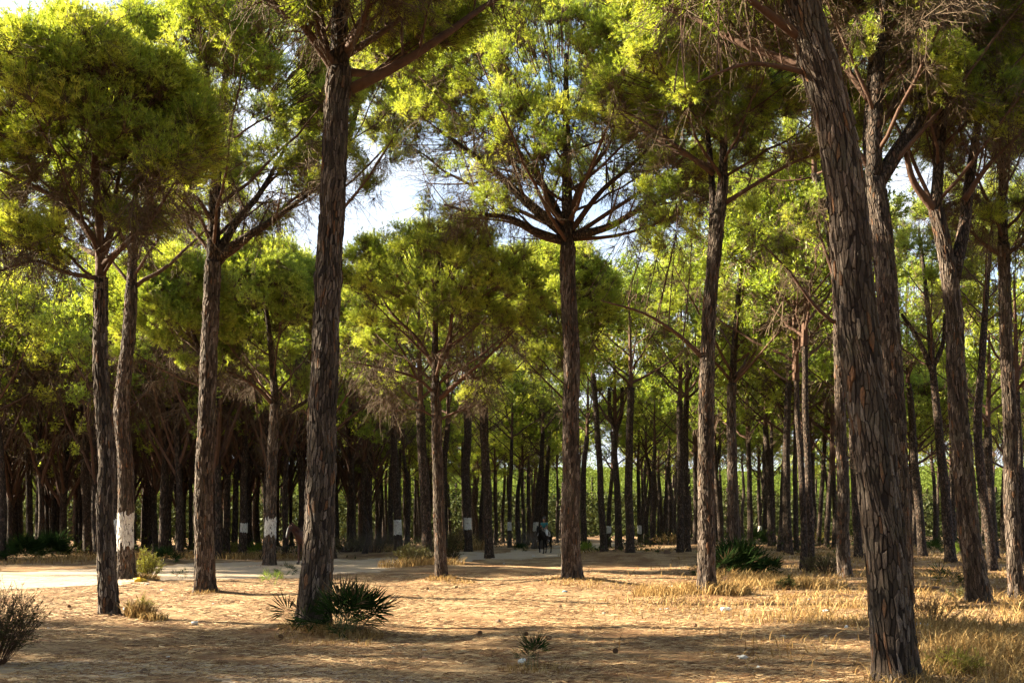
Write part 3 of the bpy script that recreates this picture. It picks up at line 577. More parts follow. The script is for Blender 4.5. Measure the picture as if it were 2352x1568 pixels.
# ---- slimmer pines of the middle distance: outline, depth, foot and top widths, label, painted band
G2 = 'pines of the middle distance'
for path, Y, d0, d1, lab, kw in (
    ([(916, 1273), (913, 1200), (909, 1100), (905, 1000), (909, 890)], 58, .47, .36, 'white-banded pine at the near edge of the sand, darker of a touching pair', dict(band=(1194, 1228))),
    ([(898, 1246), (897, 1180), (898, 1100), (906, 1010), (908, 880)], 72, .42, .32, 'paler sunlit pine of a touching pair beside the sand track', {}),
    ([(979, 1293), (980, 1200), (973, 1100), (968, 1000), (966, 930)], 45, .50, .40, 'dark pine rising out of the brown bush left of the slender sunlit pine', {}),
    ([(1022, 1262), (1018, 1150), (1022, 1050), (1030, 960)], 62, .40, .3, 'dark pine partly hidden behind the slender sunlit pine', {}),
    ([(1076, 1270), (1074, 1190), (1070, 1100), (1074, 1000), (1072, 930)], 60, .50, .42, 'pine with a white band on a low mound left of the rider', dict(band=(1189, 1216))),
    ([(1123, 1288), (1121, 1200), (1118, 1100), (1113, 1000), (1112, 900)], 49, .44, .36, 'straight dark pine without a band between two banded pines left of the rider', {}),
    ([(1104, 1258), (1105, 1180), (1110, 1090), (1106, 1000)], 78, .32, .24, 'thin pale pine with sunlit bark left of the straight dark pine', {}),
    ([(1171, 1257), (1170, 1180), (1173, 1100), (1176, 1010)], 76, .34, .26, 'thin dark white-banded pine behind a fan palm, left of the rider', dict(band=(1198, 1218))),
    ([(1228, 1258), (1230, 1215), (1236, 1150), (1243, 1060), (1247, 990)], 78, .46, .32, 'curved pine with a worn white band just behind the dark horse and its rider', dict(band=(1199, 1219))),
    ([(1252, 1252), (1254, 1150), (1258, 1060), (1262, 990)], 84, .42, .32, 'dark pine directly behind the rider', {}),
    ([(1342, 1258), (1340, 1180), (1340, 1090), (1348, 1000)], 70, .46, .34, 'dark pine close behind the right side of the tall umbrella pine', {}),
    ([(1387, 1281), (1382, 1180), (1378, 1080), (1370, 960), (1363, 860)], 55, .38, .30, 'slim wavy pine left of the forked pale pine, middle distance', {}),
    ([(1422, 1270), (1420, 1200), (1417, 1110), (1411, 1040), (1414, 985)], 58, .44, .34, 'pale sunlit pine whose trunk splits into two upright stems', dict(stem2=1)),
    ([(1447, 1287), (1446, 1200), (1444, 1100), (1446, 1000), (1449, 890)], 50, .44, .34, 'straight dark pine next to the pale pine with two stems', {}),
    ([(1469, 1254), (1468, 1180), (1466, 1080)], 80, .34, .28, 'thin pine with a white band right of the straight dark pine', dict(band=(1206, 1225))),
    ([(1398, 1262), (1399, 1180), (1406, 1080)], 74, .36, .28, 'pine with a white mark hidden between the wavy pine and the pale forked pine', dict(band=(1208, 1224))),
    ([(1524, 1240), (1528, 1150), (1536, 1040), (1540, 980)], 88, .28, .2, 'very thin pine leaning right beyond the sand clearing', {}),
    ([(1562, 1278), (1562, 1180), (1562, 1060), (1561, 920)], 55, .39, .32, 'left one of two parallel dark trunks behind the tall fork-topped pine', {}),
    ([(1579, 1264), (1577, 1180), (1574, 1060), (1576, 920)], 57, .40, .32, 'right one of two parallel dark trunks behind the tall fork-topped pine', {}),
    ([(1597, 1262), (1598, 1150), (1596, 1040)], 68, .34, .28, 'narrow dark pine just left of the tall fork-topped pine', {}),
    ([(1657, 1262), (1652, 1180), (1645, 1100), (1640, 1020)], 64, .36, .28, 'leaning grey pine between the fork-topped pine and the pine in the palm', {}),
    ([(1722, 1256), (1723, 1180), (1721, 1100), (1719, 1010)], 62, .36, .28, 'lone straight grey pine right of the pine in the large palm', {}),
    ([(1757, 1245), (1757, 1180), (1762, 1110)], 80, .38, .3, 'pale sunlit pine with a white lower band beyond the large palm', dict(band=(1205, 1226))),
    ([(1746, 1240), (1744, 1170), (1742, 1100)], 84, .34, .28, 'far pine with a grey white band left of a paler banded pine', dict(band=(1208, 1226))),
    ([(1773, 1262), (1769, 1180), (1766, 1080), (1758, 980)], 60, .42, .32, 'dark pine right of the large palm, bent slightly left', {}),
    ([(1793, 1268), (1797, 1180), (1800, 1100), (1806, 1000)], 56, .38, .3, 'dark pine crossing behind two others beyond the large palm', {}),
    ([(1811, 1278), (1808, 1190), (1806, 1100), (1808, 960), (1812, 880)], 52, .46, .34, 'reddish dark pine standing left of the sunlit footpath', {}),
    ([(1829, 1270), (1828, 1180), (1826, 1080), (1828, 960)], 56, .30, .24, 'thin pale pine behind the touching pair beside the footpath', {}),
    ([(1845, 1308), (1846, 1200), (1840, 1080), (1832, 960), (1828, 860)], 38.5, .26, .2, 'darker slim pine of a touching pair beside the footpath', dict(gen=1)),
    ([(1862, 1315), (1861, 1200), (1856, 1080), (1850, 930), (1848, 780)], 36, .28, .2, 'paler slim pine of a touching pair beside the footpath', {}),
    ([(1878, 1258), (1884, 1180), (1890, 1090), (1896, 1000)], 64, .3, .24, 'pale pine leaning right at the far end of the footpath', {}),
    ([(1899, 1260), (1902, 1180), (1908, 1090), (1912, 1000)], 62, .34, .26, 'second pale pine leaning right past the footpath, nearer than the first', {}),
    ([(1917, 1262), (1918, 1180), (1914, 1080)], 58, .32, .26, 'pale pine just left of the pine behind the thick foreground pine', {}),
    ([(1972, 1284), (1968, 1200), (1962, 1080), (1958, 960)], 48, .42, .34, 'dark pine seen between the two trunks left of the thick foreground pine', {}),
    ([(2119, 1274), (2112, 1180), (2100, 1060), (2094, 950), (2086, 880)], 50, .42, .32, 'dark leaning pine just right of the thick foreground pine', {}),
    ([(2086, 1256), (2088, 1150), (2092, 1060)], 62, .34, .26, 'pale sunlit pine behind the dark leaning pine right of the thick foreground pine', {}),
    ([(2100, 1262), (2101, 1170), (2102, 1070)], 60, .26, .22, 'thinner pale pine touching the dark leaning pine on its right', {}),
    ([(2287, 1282), (2280, 1200), (2274, 1100), (2268, 980)], 48, .38, .3, 'dark pine close behind the leaning pair at far right', {}),
    ([(2308, 1256), (2306, 1180), (2310, 1080)], 60, .48, .36, 'dark far pine left of the straight pine at the right edge', {}),
    ([(557, 1280), (560, 1200), (560, 1100), (562, 1000)], 54, .40, .32, 'dark pine with a blue-white band at the far side of the sand track', dict(band=(1201, 1222))),
    ([(762, 1290), (758, 1200), (756, 1100), (754, 1000)], 47, .44, .36, 'pine with a white band half hidden behind the dark foreground pine', dict(band=(1194, 1232))),
    ([(267, 1283), (268, 1200), (266, 1100), (264, 980)], 50, .40, .32, 'pine with a blue-white band glimpsed between the two leftmost foreground pines', dict(band=(1193, 1226))),
    ([(203, 1272), (200, 1180), (196, 1080), (200, 960)], 57, .58, .4, 'thickest dark trunk of the shaded stand beyond the track, leftmost third', {}),
    ([(70, 1262), (68, 1180), (66, 1080), (70, 980)], 62, .44, .34, 'dark trunk standing in the low palms beyond the track at the left', {}),
    ([(5, 1276), (6, 1150), (0, 1040), (-10, 950)], 50, .42, .34, 'dark trunk at the extreme left edge beyond the track', {}),
    ([(1840, 1262), (1852, 1150), (1862, 1040)], 66, .34, .26, 'reddish pine behind the touching pair beside the footpath, leaning right', {}),
    ([(2352, 1300), (2346, 1150), (2340, 1000), (2336, 900)], 42, .3, .24, 'slim pine cut by the right edge of the view', {}),
    ([(838, 1262), (846, 1225), (832, 1150), (838, 1060)], 60, .34, .28, 'crooked dark pine standing in the dusty bushes behind the track', {})):
    s2 = kw.pop('stem2', 0); rt = pine(path, Y, d0, d1, lab, group=G2, **kw)
    if s2:
        for sx in (-1, 1):
            P = [pw(1414, 990, 58), pw(1414 + sx * 13, 950, 58), pw(1414 + sx * 15, 890, 58)]
            link('limb', MB().tube(catmull(P, 10), np.linspace(.14, .1, 10), 8).mesh('limb', M['bark'], True, rt.location), rt)
# ---- the stands behind: every trunk a tree of its own, sharing a few shapes
FT = []
for i in range(6):
    g = rs(300 + i); pts = [(0, 0, -.1), ((g.rand() - .5) * .3, (g.rand() - .5) * .3, 2.6), ((g.rand() - .5) * .7, (g.rand() - .5) * .5, 5.2), ((g.rand() - .5) * .9, (g.rand() - .5) * .7, 8)]
    t = Trunk(pts, .21, .13, 300 + i); mb = t.body(9, 12)
    for q in range(3):
        h = 3.6 + 3.8 * g.rand(); a = g.rand() * 6.28; x, y = t.at(h); ln = .5 + 1.3 * g.rand(); d = np.array((math.cos(a), math.sin(a), .35))
        mb.tube([np.array((x, y, h)), np.array((x, y, h)) + d * ln * .5, np.array((x, y, h)) + d * ln + (0, 0, .2)], [.035, .025, .01], 4, 0, False)
    FT.append((mb.mesh('trunk', M['bark_far'], True), np.append(t.at(8), 8)))
random.seed(77)
GL, GR, GC = 'pines of the shaded stand beyond the sand track', 'pines of the open stand on the right', 'pines of the far stand behind the clearing'
LABS = {GL: 'dark slim pine in the dense shaded stand beyond the sand track', GR: 'slim pine in the open stand behind the dry grass on the right', GC: 'far pine in the stand behind the rider and the clearing'}
SECT = ((40, 'at the left edge of the view'), (150, 'behind the wide dark fan palms'), (225, 'just left of the slim wavy pine'), (370, 'just right of the thick white-banded pine'), (470, 'seen left of the straight sunlit pine'), (618, 'between the straight sunlit pine and the green-crowned banded pine'), (735, 'just left of the dark foreground pine'), (860, 'just right of the dark foreground pine'),
        (1008, 'left of the slender sunlit pine'), (1160, 'just right of the slender sunlit pine'), (1312, 'behind the rider, left of the tall umbrella pine'), (1395, 'just right of the tall umbrella pine'), (1480, 'beside the pale pine with two stems'), (1625, 'just left of the tall fork-topped pine'),
        (1700, 'above the left half of the large palm'), (1860, 'right of the large palm'), (2010, 'just left of the thick foreground pine'), (2200, 'between the thick foreground pine and the V-forked pine'), (9999, 'right of the V-forked pine'))
spots = []
def try_spot(x, y, dmin):
    if any((x - a) ** 2 + (y - b) ** 2 < dmin * dmin for a, b in spots): return False
    if any((x - a) ** 2 + (y - b) ** 2 < 2.2 ** 2 for a, b in HERO_XY): return False
    if track(x, y) < 1.12 or (abs(x + 17) < 6 and abs(y - 68) < 5): return False
    spots.append((x, y)); return True
def zone(n, ymin, ymax, ulo, uhi, dmin):
    k = 0
    for _ in range(n * 60):
        y = ymin + (ymax - ymin) * random.random() ** .8; u = random.uniform(ulo, uhi); x = (u - U0) / F * y
        if try_spot(x, y, dmin): k += 1
        if k >= n: break
zone(95, 50, 92, -60, 860, 2.3); zone(42, 62, 100, 1500, 2420, 3.2); zone(75, 74, 125, 800, 1560, 2.6); zone(20, 92, 130, -60, 860, 3.2); zone(20, 95, 130, 1500, 2420, 3.6)
for i, (x, y) in enumerate(spots[:250]):
    u = x / y * F + U0; gp = GL if u < 860 else (GC if u < 1520 else GR)
    z = float(gh(x, y)); g = random.random
    near = 'front row' if y < 64 else ('middle rows' if y < 92 else 'deepest rows')
    for lim, where in SECT:
        if u < lim: break
    t = thing('pine_tree', '%s pine in the %s %s' % ('dark' if gp == GL else 'slim', near, where), 'pine tree', (x, y, z), gp); k = (.8 + .4 * g()); ft, topp = FT[i % 6]; rz = g() * 6.28
    zs = (.72 + .45 * g()) if gp != GL else 1.1 + .25 * g()
    a = link('trunk', ft, t, (0, 0, 0), (0, 0, rz), (k, k, zs))
    tp = Matrix.Rotation(rz, 3, 'Z') @ Vector((topp[0] * k, topp[1] * k, topp[2] * zs)); s_ = (1.05 + .45 * g()) if gp == GL else (.9 + .4 * g())
    stuff(link('crown', GEN[(6 + random.randrange(3)) if gp == GL and g() < .85 else random.randrange(6)], t, tp, (0, 0, g() * 6.28), (s_, s_, s_ * (.9 + .3 * g()))))
# ---- beyond them the wood reads as one mass
mb = MB(); gq = rs(5)
for i in range(420):
    y = 125 + 120 * gq.rand() ** .8; x = (gq.rand() * 2700 - 1350) / F * y
    h = 5.5 + 5 * gq.rand(); mb.tube([(x, y, -.2), (x + gq.rand() - .5, y, h)], [.25, .18], 5, 1, False)
    n = 420; a = gq.rand(n, 3) - .5; a /= np.linalg.norm(a, axis=1)[:, None]; P = np.array((x, y, h + 2.2)) + a * (3.6, 3.6, 3.0) * (.75 + .35 * gq.rand(n, 1))
    d1 = (gq.rand(n, 3) - .5) * .55; d2 = (gq.rand(n, 3) - .5) * .55
    mb.add(np.stack([P, P + d1, P + d2], 1).reshape(-1, 3), np.arange(3 * n).reshape(-1, 3), None, 0)
    if i % 4 != 0:                                          # undergrowth between the far trunks
        n = 850; P = np.array((x, y, 0)) + (gq.rand(n, 3) - (.5, .5, 0)) * (20, 5, 6.5); d1 = (gq.rand(n, 3) - .5) * .95; d2 = (gq.rand(n, 3) - .5) * .95
        mb.add(np.stack([P, P + d1, P + d2], 1).reshape(-1, 3), np.arange(3 * n).reshape(-1, 3), None, 2)
o = stuff(link('distant_wood', mb.mesh('distant_wood', [M['far_leaf_shaded'], M['bark_far'], M['scrub']]))); o['label'] = 'distant pine wood closing the view between the trunks'; o['category'] = 'wood'
# ---- pines outside the frame on the sunny side, whose shade falls across the clearing
SHADE = []
for i, (x, y, k, hz) in enumerate(((-34, 38, 1.25, 1.1), (-28.5, 40.5, 1.2, 1.1), (-27, 12.5, 1.2, 1.0), (-30, 16.5, 1.15, 1.0), (-33, 12, 1.2, 1.0), (-31, 43, 1.2, 1.1), (-38, 44, 1.3, 1.1), (-35, 49, 1.3, 1.1), (-42, 50, 1.3, 1.1), (-12.5, 12.2, 1.2, 1.0), (-18.0, 15.0, 1.15, 1.0), (-15, 9.5, 1.1, 1.05), (-10, 8.0, 1.1, 1.0), (-21, 11, 1.2, 1.0), (-6, 5, 1.1, 1.05), (-25, 17, 1.1, 1.0))):
    SHADE.append((x, y, hz, i % 6, i))
SUR = []; gq = rs(25); bs = []
while len(bs) < 60:                                         # the shaded stand goes on past the left edge of the view
    y = 48 + 60 * gq.rand(); x = -.56 * y - 3 - 42 * gq.rand()
    if track(x, y) < 1.2 or any((x - a) ** 2 + (y - b) ** 2 < 12 for a, b in bs): continue
    bs.append((x, y)); i = len(bs)
    SUR.append((x, y, 1.2, (6 + i % 3) if i % 2 else i % 6, i))
# ---- the wood goes on behind and beside the camera
gq = rs(15); bs = []
while len(bs) < 58:
    x, y = -34 + 68 * gq.rand(), -34 + 40 * gq.rand()
    if (y > 1 and abs(x) < 7) or (y > -3 and x < -9) or math.hypot(x, y) < 3.6 or any((x - a) ** 2 + (y - b) ** 2 < 12 for a, b in bs): continue
    bs.append((x, y))
bs += [(11, 9), (15, 13), (14, 5), (19, 17), (20, 9), (25, 21), (24, 14)]
for i, (x, y) in enumerate(bs):
    SUR.append((x, y, 1.0, i % 6, i))
# the pines nobody sees but whose shade falls into the view: one mass of whole-tree shapes set out by one object
def from_mesh(me, S, off, mmap, mb):
    V = np.empty(len(me.vertices) * 3, np.float32); me.vertices.foreach_get('co', V); V = V.reshape(-1, 3) * S + off
    st = np.empty(len(me.polygons), np.int32); lt = st.copy(); mi = st.copy(); me.polygons.foreach_get('loop_start', st); me.polygons.foreach_get('loop_total', lt); me.polygons.foreach_get('material_index', mi)
    li = np.empty(len(me.loops), np.int32); me.loops.foreach_get('vertex_index', li); mi = np.array(mmap)[mi]
    T = li[st[lt == 3][:, None] + np.arange(3)]; Q = li[st[lt == 4][:, None] + np.arange(4)]; mb.v.append(V); mb.att.append(np.zeros(len(V)))
    mb.t.append(T + mb.n); mb.mt.append(mi[lt == 3]); mb.q.append(Q + mb.n); mb.mq.append(mi[lt == 4]); mb.n += len(V)
whole = bpy.data.collections.new('whole_tree_sources')
for i in range(9):
    mb = MB(); ft, topp = FT[i % 6]; from_mesh(ft, (1, 1, 1), (0, 0, 0), [3], mb); from_mesh(GEN[i], (1.22, 1.22, 1.2), tuple(topp), [0, 1, 2], mb)
    whole.objects.link(bpy.data.objects.new('w_%d' % i, mb.mesh('whole_tree', [M['needles'], M['twig'], M['limb'], M['bark_far']])))
A = SUR + SHADE; me = bpy.data.meshes.new('surrounding_wood'); me.vertices.add(len(A))
me.vertices.foreach_set('co', np.array([(x, y, float(gh(x, y))) for x, y, *_ in A], np.float32).ravel())
a = me.attributes.new('rot', 'FLOAT_VECTOR', 'POINT'); a.data.foreach_set('vector', np.array([(0, 0, q[4] * 1.7) for q in A], np.float32).ravel())
a = me.attributes.new('size', 'FLOAT', 'POINT'); a.data.foreach_set('value', np.array([q[2] for q in A], np.float32))
a = me.attributes.new('pick', 'INT', 'POINT'); a.data.foreach_set('value', np.array([q[3] for q in A], np.int32))
o = link('surrounding_wood', me); o.modifiers.new('trees', 'NODES').node_group = crown_nodes(whole); stuff(o); o['label'] = 'pine wood going on outside the view, shading the clearing'; o['category'] = 'wood'
# ---------------------------------------------------------------- ground
def litter_mat():
    g = NT('needle_litter'); p = g.n('ShaderNodeNewGeometry').outputs['Position']
    big = g.noise(p, .33, 4); med = g.noise(p, 1.7, 5, .6); fine = g.noise(p, 26, 6, .7)
    st1 = g.noise(g.mapv(p, (70, 14, 10), (0, 0, .5)), 1.0, 4, .7); st2 = g.noise(g.mapv(p, (14, 70, 10), (0, 0, .35)), 1.0, 4, .7); st3 = g.noise(g.mapv(p, (60, 16, 10), (0, 0, -.7)), 1.0, 4, .7)
    s = g.math('MAXIMUM', st1, g.math('MAXIMUM', st2, st3))
    litter = g.ramp(med, [(.3, (.11, .055, .028)), (.5, (.235, .13, .062)), (.7, (.37, .235, .112))])
    sand = (.43, .31, .18)
    c = g.mix(g.ramp(big, [(.42, .15), (.62, .85)]), litter, sand)
    c = g.mix(g.ramp(s, [(.52, 0.0), (.68, .8)]), c, (.46, .33, .17))
    c = g.mix(g.ramp(fine, [(.34, .75), (.5, 0.0)]), c, (.09, .05, .03))
    c = g.mix(g.ramp(g.noise(p, .75, 6, .65), [(.43, 0.0), (.58, .72)]), c, (.14, .066, .03))
    c = g.mix(g.ramp(g.noise(g.mapv(p, (1, 2.2, 1)), 3.2, 5, .7), [(.5, 0.0), (.68, .6)]), c, (.10, .05, .026))
    h = g.math('ADD', g.math('MULTIPLY', s, 1.2), g.math('ADD', fine, g.math('MULTIPLY', med, 2.0)))
    return g.finish(c, .95, g.bump(h, .05, .9), .15)
def sand_mat(name='track_sand', litter=.35):
    g = NT(name); p = g.n('ShaderNodeNewGeometry').outputs['Position']
    med = g.noise(g.mapv(p, (.6, 1.6, 1)), 1.6, 6, .6); fine = g.noise(p, 30, 5, .7)
    c = g.ramp(med, [(.3, (.28, .21, .14)), (.5, (.38, .30, .22)), (.72, (.46, .38, .28))])
    c = g.mix(g.ramp(fine, [(.3, litter), (.5, 0.0)]), c, (.16, .09, .05))
    return g.finish(c, .95, g.bump(g.math('ADD', fine, g.math('MULTIPLY', med, 3)), .035, .9), .15)
M['litter'] = litter_mat(); M['sand'] = sand_mat()
def grid_mesh(xs, ys, dz=0.0, keep=None, name='ground', mat=None):
    X, Y_ = np.meshgrid(xs, ys); Z = gh(X, Y_) + dz
    nx = len(xs); i = (np.arange(len(ys) - 1)[:, None] * nx + np.arange(nx - 1)[None]).reshape(-1)
    Q = np.stack([i, i + 1, i + nx + 1, i + nx], -1); V = np.stack([X, Y_, Z], -1).reshape(-1, 3)
    if keep is not None:
        cx = V[Q].mean(1); k = keep(cx[:, 0], cx[:, 1]); Q = Q[k]; us = np.unique(Q); mp_ = np.zeros(len(V), int); mp_[us] = np.arange(len(us)); V = V[us]; Q = mp_[Q]
    mb = MB(); mb.add(V, None, Q); o = link(name, mb.mesh(name, mat, True)); o['kind'] = 'structure'; return o
xs = np.concatenate([-np.geomspace(3000, 42, 14), np.arange(-40, -14, .45), np.arange(-14, 14, .15), np.arange(14, 40, .45), np.geomspace(42, 3000, 14)])
ys = np.concatenate([-np.geomspace(800, 12, 8), np.arange(-10, 7, .8), np.arange(7, 34, .15), np.arange(34, 70, .3), np.geomspace(70.5, 3500, 60)])
grid_mesh(xs, ys, 0, None, 'ground', M['litter'])
xs = np.arange(-40, 12, .3); ys = np.arange(14, 100, .3)
edge = lambda x, y: track(x, y) + .09 * np.sin(x * 1.1 + y * .6) + .05 * np.sin(x * 2.9 - y * 1.7) + .03 * np.sin(7 * x + 5 * y) < .96
grid_mesh(xs, ys, .012, edge, 'sand_track', M['sand'])
# foreground footpath, lower left corner
fp = lambda x, y: (np.abs(y - (11.3 - .30 * (x + 5) + .25 * np.sin(x * 1.3))) + .12 * np.sin(x * 6 + y * 4) < .75 + .15 * np.sin(x * 2.1)) & (x < -.6)
grid_mesh(np.arange(-12, 0, .1), np.arange(8, 15, .1), .008, fp, 'footpath', M['sand'])

# bumpy mass for the far wood, added to block bright sky between trunks
xs = np.arange(-330, 331, 3.0); ys = np.concatenate([np.arange(236, 262, 1.6), np.geomspace(264, 420, 16)])
X, Y_ = np.meshgrid(xs, ys); Z = -1 + 12.5 * sst(236, 250, Y_ + 9 * vno(X, Y_, 14, 2)) + 5 * vno(X, Y_, 8, 4) * sst(238, 246, Y_) + 2.5 * vno(X, Y_, 3, 6) + 8 * sst(260, 400, Y_)
nx = len(xs); i = (np.arange(len(ys) - 1)[:, None] * nx + np.arange(nx - 1)[None]).reshape(-1)
mb = MB(); mb.add(np.stack([X, Y_, Z], -1).reshape(-1, 3), None, np.stack([i, i + 1, i + nx + 1, i + nx], -1))
o = link('added_wood_mass', mb.mesh('added_wood_mass', M['far_leaf_shaded'], True)); o['kind'] = 'structure'
# ---------------------------------------------------------------- needles, straw and grass
def tone_mat(name, stops, trans=0.0, rough=.8):
    g = NT(name); at = g.n('ShaderNodeAttribute', _attribute_name='tone'); c = g.ramp(at.outputs['Fac'], stops)
    if trans:
        d = g.n('ShaderNodeBsdfDiffuse'); t = g.n('ShaderNodeBsdfTranslucent'); g.l(c, d.inputs['Color']); g.l(c, t.inputs['Color'])
        m1 = g.n('ShaderNodeMixShader', Fac=trans); g.l(d.outputs[0], m1.inputs[1]); g.l(t.outputs[0], m1.inputs[2]); g.l(m1.outputs[0], g.out.inputs['Surface']); return g.m
    return g.finish(c, rough, None, .3)
M['straw'] = tone_mat('dry_straw', [(0, (.10, .055, .022)), (.35, (.21, .125, .048)), (.7, (.33, .225, .095)), (1, (.45, .34, .17))], .25)
M['fallen'] = tone_mat('fallen_needles', [(0, (.05, .022, .010)), (.3, (.15, .07, .03)), (.65, (.33, .21, .10)), (1, (.5, .38, .22))])
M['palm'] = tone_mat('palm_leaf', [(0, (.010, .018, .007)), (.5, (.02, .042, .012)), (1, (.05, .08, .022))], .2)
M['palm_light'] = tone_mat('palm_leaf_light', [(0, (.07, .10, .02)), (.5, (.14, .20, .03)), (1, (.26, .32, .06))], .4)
M['palm_dry'] = tone_mat('palm_leaf_dry', [(0, (.09, .06, .035)), (1, (.24, .17, .1))], .2)
M['petiole'] = simple('palm_stalk', (.10, .10, .04), .7)
def lay_needles(n, seed, ufn, name, lab):
    g = rs(seed); mb = MB(); Y = 9 + 26 * g.rand(n) ** 1.5; u = -80 + 2520 * g.rand(n); x = (u - U0) / F * Y
    k = (track(x, Y) > 1.0) | (g.rand(n) < .08); cl = np.sin(x * 2.3 + np.sin(Y * 3.1)) + np.sin(Y * 2.7 + x) + g.rand(n) * 2.2; k &= cl > .2; x, Y = x[k], Y[k]; m = len(x)
    a = .35 * g.randn(m) + (g.rand(m) < .4) * PI * g.rand(m); ln = (.05 + .09 * g.rand(m)); w_ = .0022 + .0022 * g.rand(m) + Y * .00006
    z = gh(x, Y) + .004
    P = np.stack([x, Y, z + .02 * g.rand(m) ** 3], -1); d = np.stack([np.cos(a) * ln, np.sin(a) * ln, .014 * g.randn(m) + .008], -1); s_ = np.stack([-np.sin(a) * w_, np.cos(a) * w_, w_ * .8], -1)
    V = np.stack([P - d - s_, P - d + s_, P + d], 1).reshape(-1, 3)
    mb.add(V, np.arange(3 * m).reshape(-1, 3), None, 0, np.repeat(g.rand(m), 3))
    o = stuff(link(name, mb.mesh(name, M['fallen'], False, None, 'tone'))); o['label'] = lab; o['category'] = 'needles'
lay_needles(170000, 1, None, 'fallen_needles', 'fallen pine needles and straw strewn over the forest floor')
def blades(mb, x, y, h, seed, lean=.35, wd=.0035, bias=(.12, 0)):
    g = rs(seed); m = len(x); a = g.rand(m) * 6.28; z = gh(x, y) - .01
    L_ = lean * (.3 + g.rand(m)) * h; dx = np.cos(a) * L_ + bias[0] * h; dy = np.sin(a) * L_ + bias[1] * h
    p0 = np.stack([x, y, z], -1); p1 = p0 + np.stack([dx * .3, dy * .3, h * .6], -1); p2 = p0 + np.stack([dx, dy, h], -1)
    b = g.rand(m) * 6.28; w_ = wd + .0003 * y; s_ = np.stack([np.cos(b) * w_, np.sin(b) * w_, 0 * b], -1)
    V = np.stack([p0 - s_, p0 + s_, p1 + s_ * .7, p1 - s_ * .7, p2], 1).reshape(-1, 3); i = np.arange(m)[:, None] * 5
    mb.add(V, np.concatenate([i + [3, 2, 4]]), np.concatenate([i + [0, 1, 2, 3]]), 0, np.repeat(np.clip(g.rand(m) * .75 + .15, 0, 1), 5))
    return p2
def grass_field():
    g = rs(9); n = 52000; Y = 9.3 + 50 * g.rand(n) ** 1.7; u = 1300 + 1150 * g.rand(n) ** .8; x = (u - U0) / F * Y
    pat = np.sin(x * 1.3 + 1.5 * np.sin(Y * .8)) + np.sin(Y * 1.4 + .6 * x) + .8 * np.sin(x * 3.1 - Y * 2.2)
    v = V0 + F * (EYE - gh(x, Y)) / Y
    dens = sst(1480, 1900, u + (v - 1350) * -.3) * (pat > -.3) + .35 * sst(1900, 2200, u) + .9 * np.exp(-((u - 1560) / 120) ** 2 - ((v - 1385) / 22) ** 2) + .04
    dens = dens * np.where((u < 2000) & (v > 1440), .35, 1.0) * np.where(track(x, Y) < 1.1, 0, 1)
    k = g.rand(n) < dens; x, Y = x[k], Y[k]
    hh = (.04 + .20 * g.rand(len(x)) ** 2.2) * (1 + .5 * (pat[k] > 1)) * np.where((u[k] > 2080) & (v[k] > 1400), 1.1, .9)
    mb = MB(); tip = blades(mb, x, Y, hh, 4, 1.1)
    # seed heads on the tallest stalks
    t = tip[(hh > .3)][:1800]; m = len(t); r = .006 + .004 * g.rand(m)[:, None]
    o8 = np.array([(1, 0, 0), (-.5, .87, 0), (-.5, -.87, 0), (0, 0, 1.6), (0, 0, -1.6)]); V = (t[:, None] + o8[None] * r[:, None]).reshape(-1, 3); i = np.arange(m)[:, None] * 5
    mb.add(V, np.concatenate([i + f for f in ([0, 1, 3], [1, 2, 3], [2, 0, 3], [1, 0, 4], [2, 1, 4], [0, 2, 4])]), None, 0, .8)
    o = stuff(link('dry_grass', mb.mesh('dry_grass', M['straw'], False, None, 'tone'))); o['label'] = 'dry golden grass under the pines on the right'; o['category'] = 'grass'
grass_field()
def tufts():
    g = rs(19); mb = MB(); X = []; Yy = []; H = []
    for u, Y, n, r, h in ((716, 15.1, 450, .55, .10), (800, 14.8, 450, .55, .11), (760, 14.4, 400, .8, .07), (320, 17.2, 420, .25, .26), (350, 17.0, 250, .25, .14), (335, 29.5, 300, .4, .16), (470, 22.8, 160, .35, .08), (1013, 31.6, 260, .5, .12), (1060, 31.0, 200, .5, .07), (1312, 27.0, 350, .9, .08), (1380, 26.5, 300, 1.0, .08), (940, 41, 500, 1.3, .35), (1000, 42, 400, 1.2, .3), (1225, 11.3, 260, .4, .07),
                        (1560, 24.5, 1100, 1.2, .26), (1650, 24, 900, .8, .26), (1620, 26, 600, 1.0, .24), (1700, 30, 900, 1.3, .3), (1780, 28, 700, 1.3, .24), (1850, 27, 700, 1.1, .25), (2150, 16, 600, .8, .2), (2230, 13.8, 450, .7, .2), (2300, 12.5, 450, .7, .22), (2070, 10.3, 260, .3, .16), (2170, 11, 420, .4, .2), (1340, 58, 200, 1.5, .3), (1050, 72, 500, 2.2, .7), (880, 64, 500, 2.5, .5), (560, 52, 300, 2, .3), (650, 55, 500, 3, .35), (300, 52, 600, 4, .35), (480, 53, 600, 4, .35), (150, 48, 600, 4, .3), (1460, 60, 250, 2.5, .2)):
        x0 = (u - U0) / F * Y; a = g.rand(n) * 6.28; q = r * g.rand(n) ** .6; X.append(x0 + np.cos(a) * q); Yy.append(Y + np.sin(a) * q); H.append(h * (.5 + .9 * g.rand(n)))
    blades(mb, np.concatenate(X), np.concatenate(Yy), np.concatenate(H), 6, .8, .0032)
    o = stuff(link('straw_tufts', mb.mesh('straw_tufts', M['straw'], False, None, 'tone'))); o['label'] = 'scattered tufts of dry grass and straw round tree feet and shrubs'; o['category'] = 'grass'
tufts()
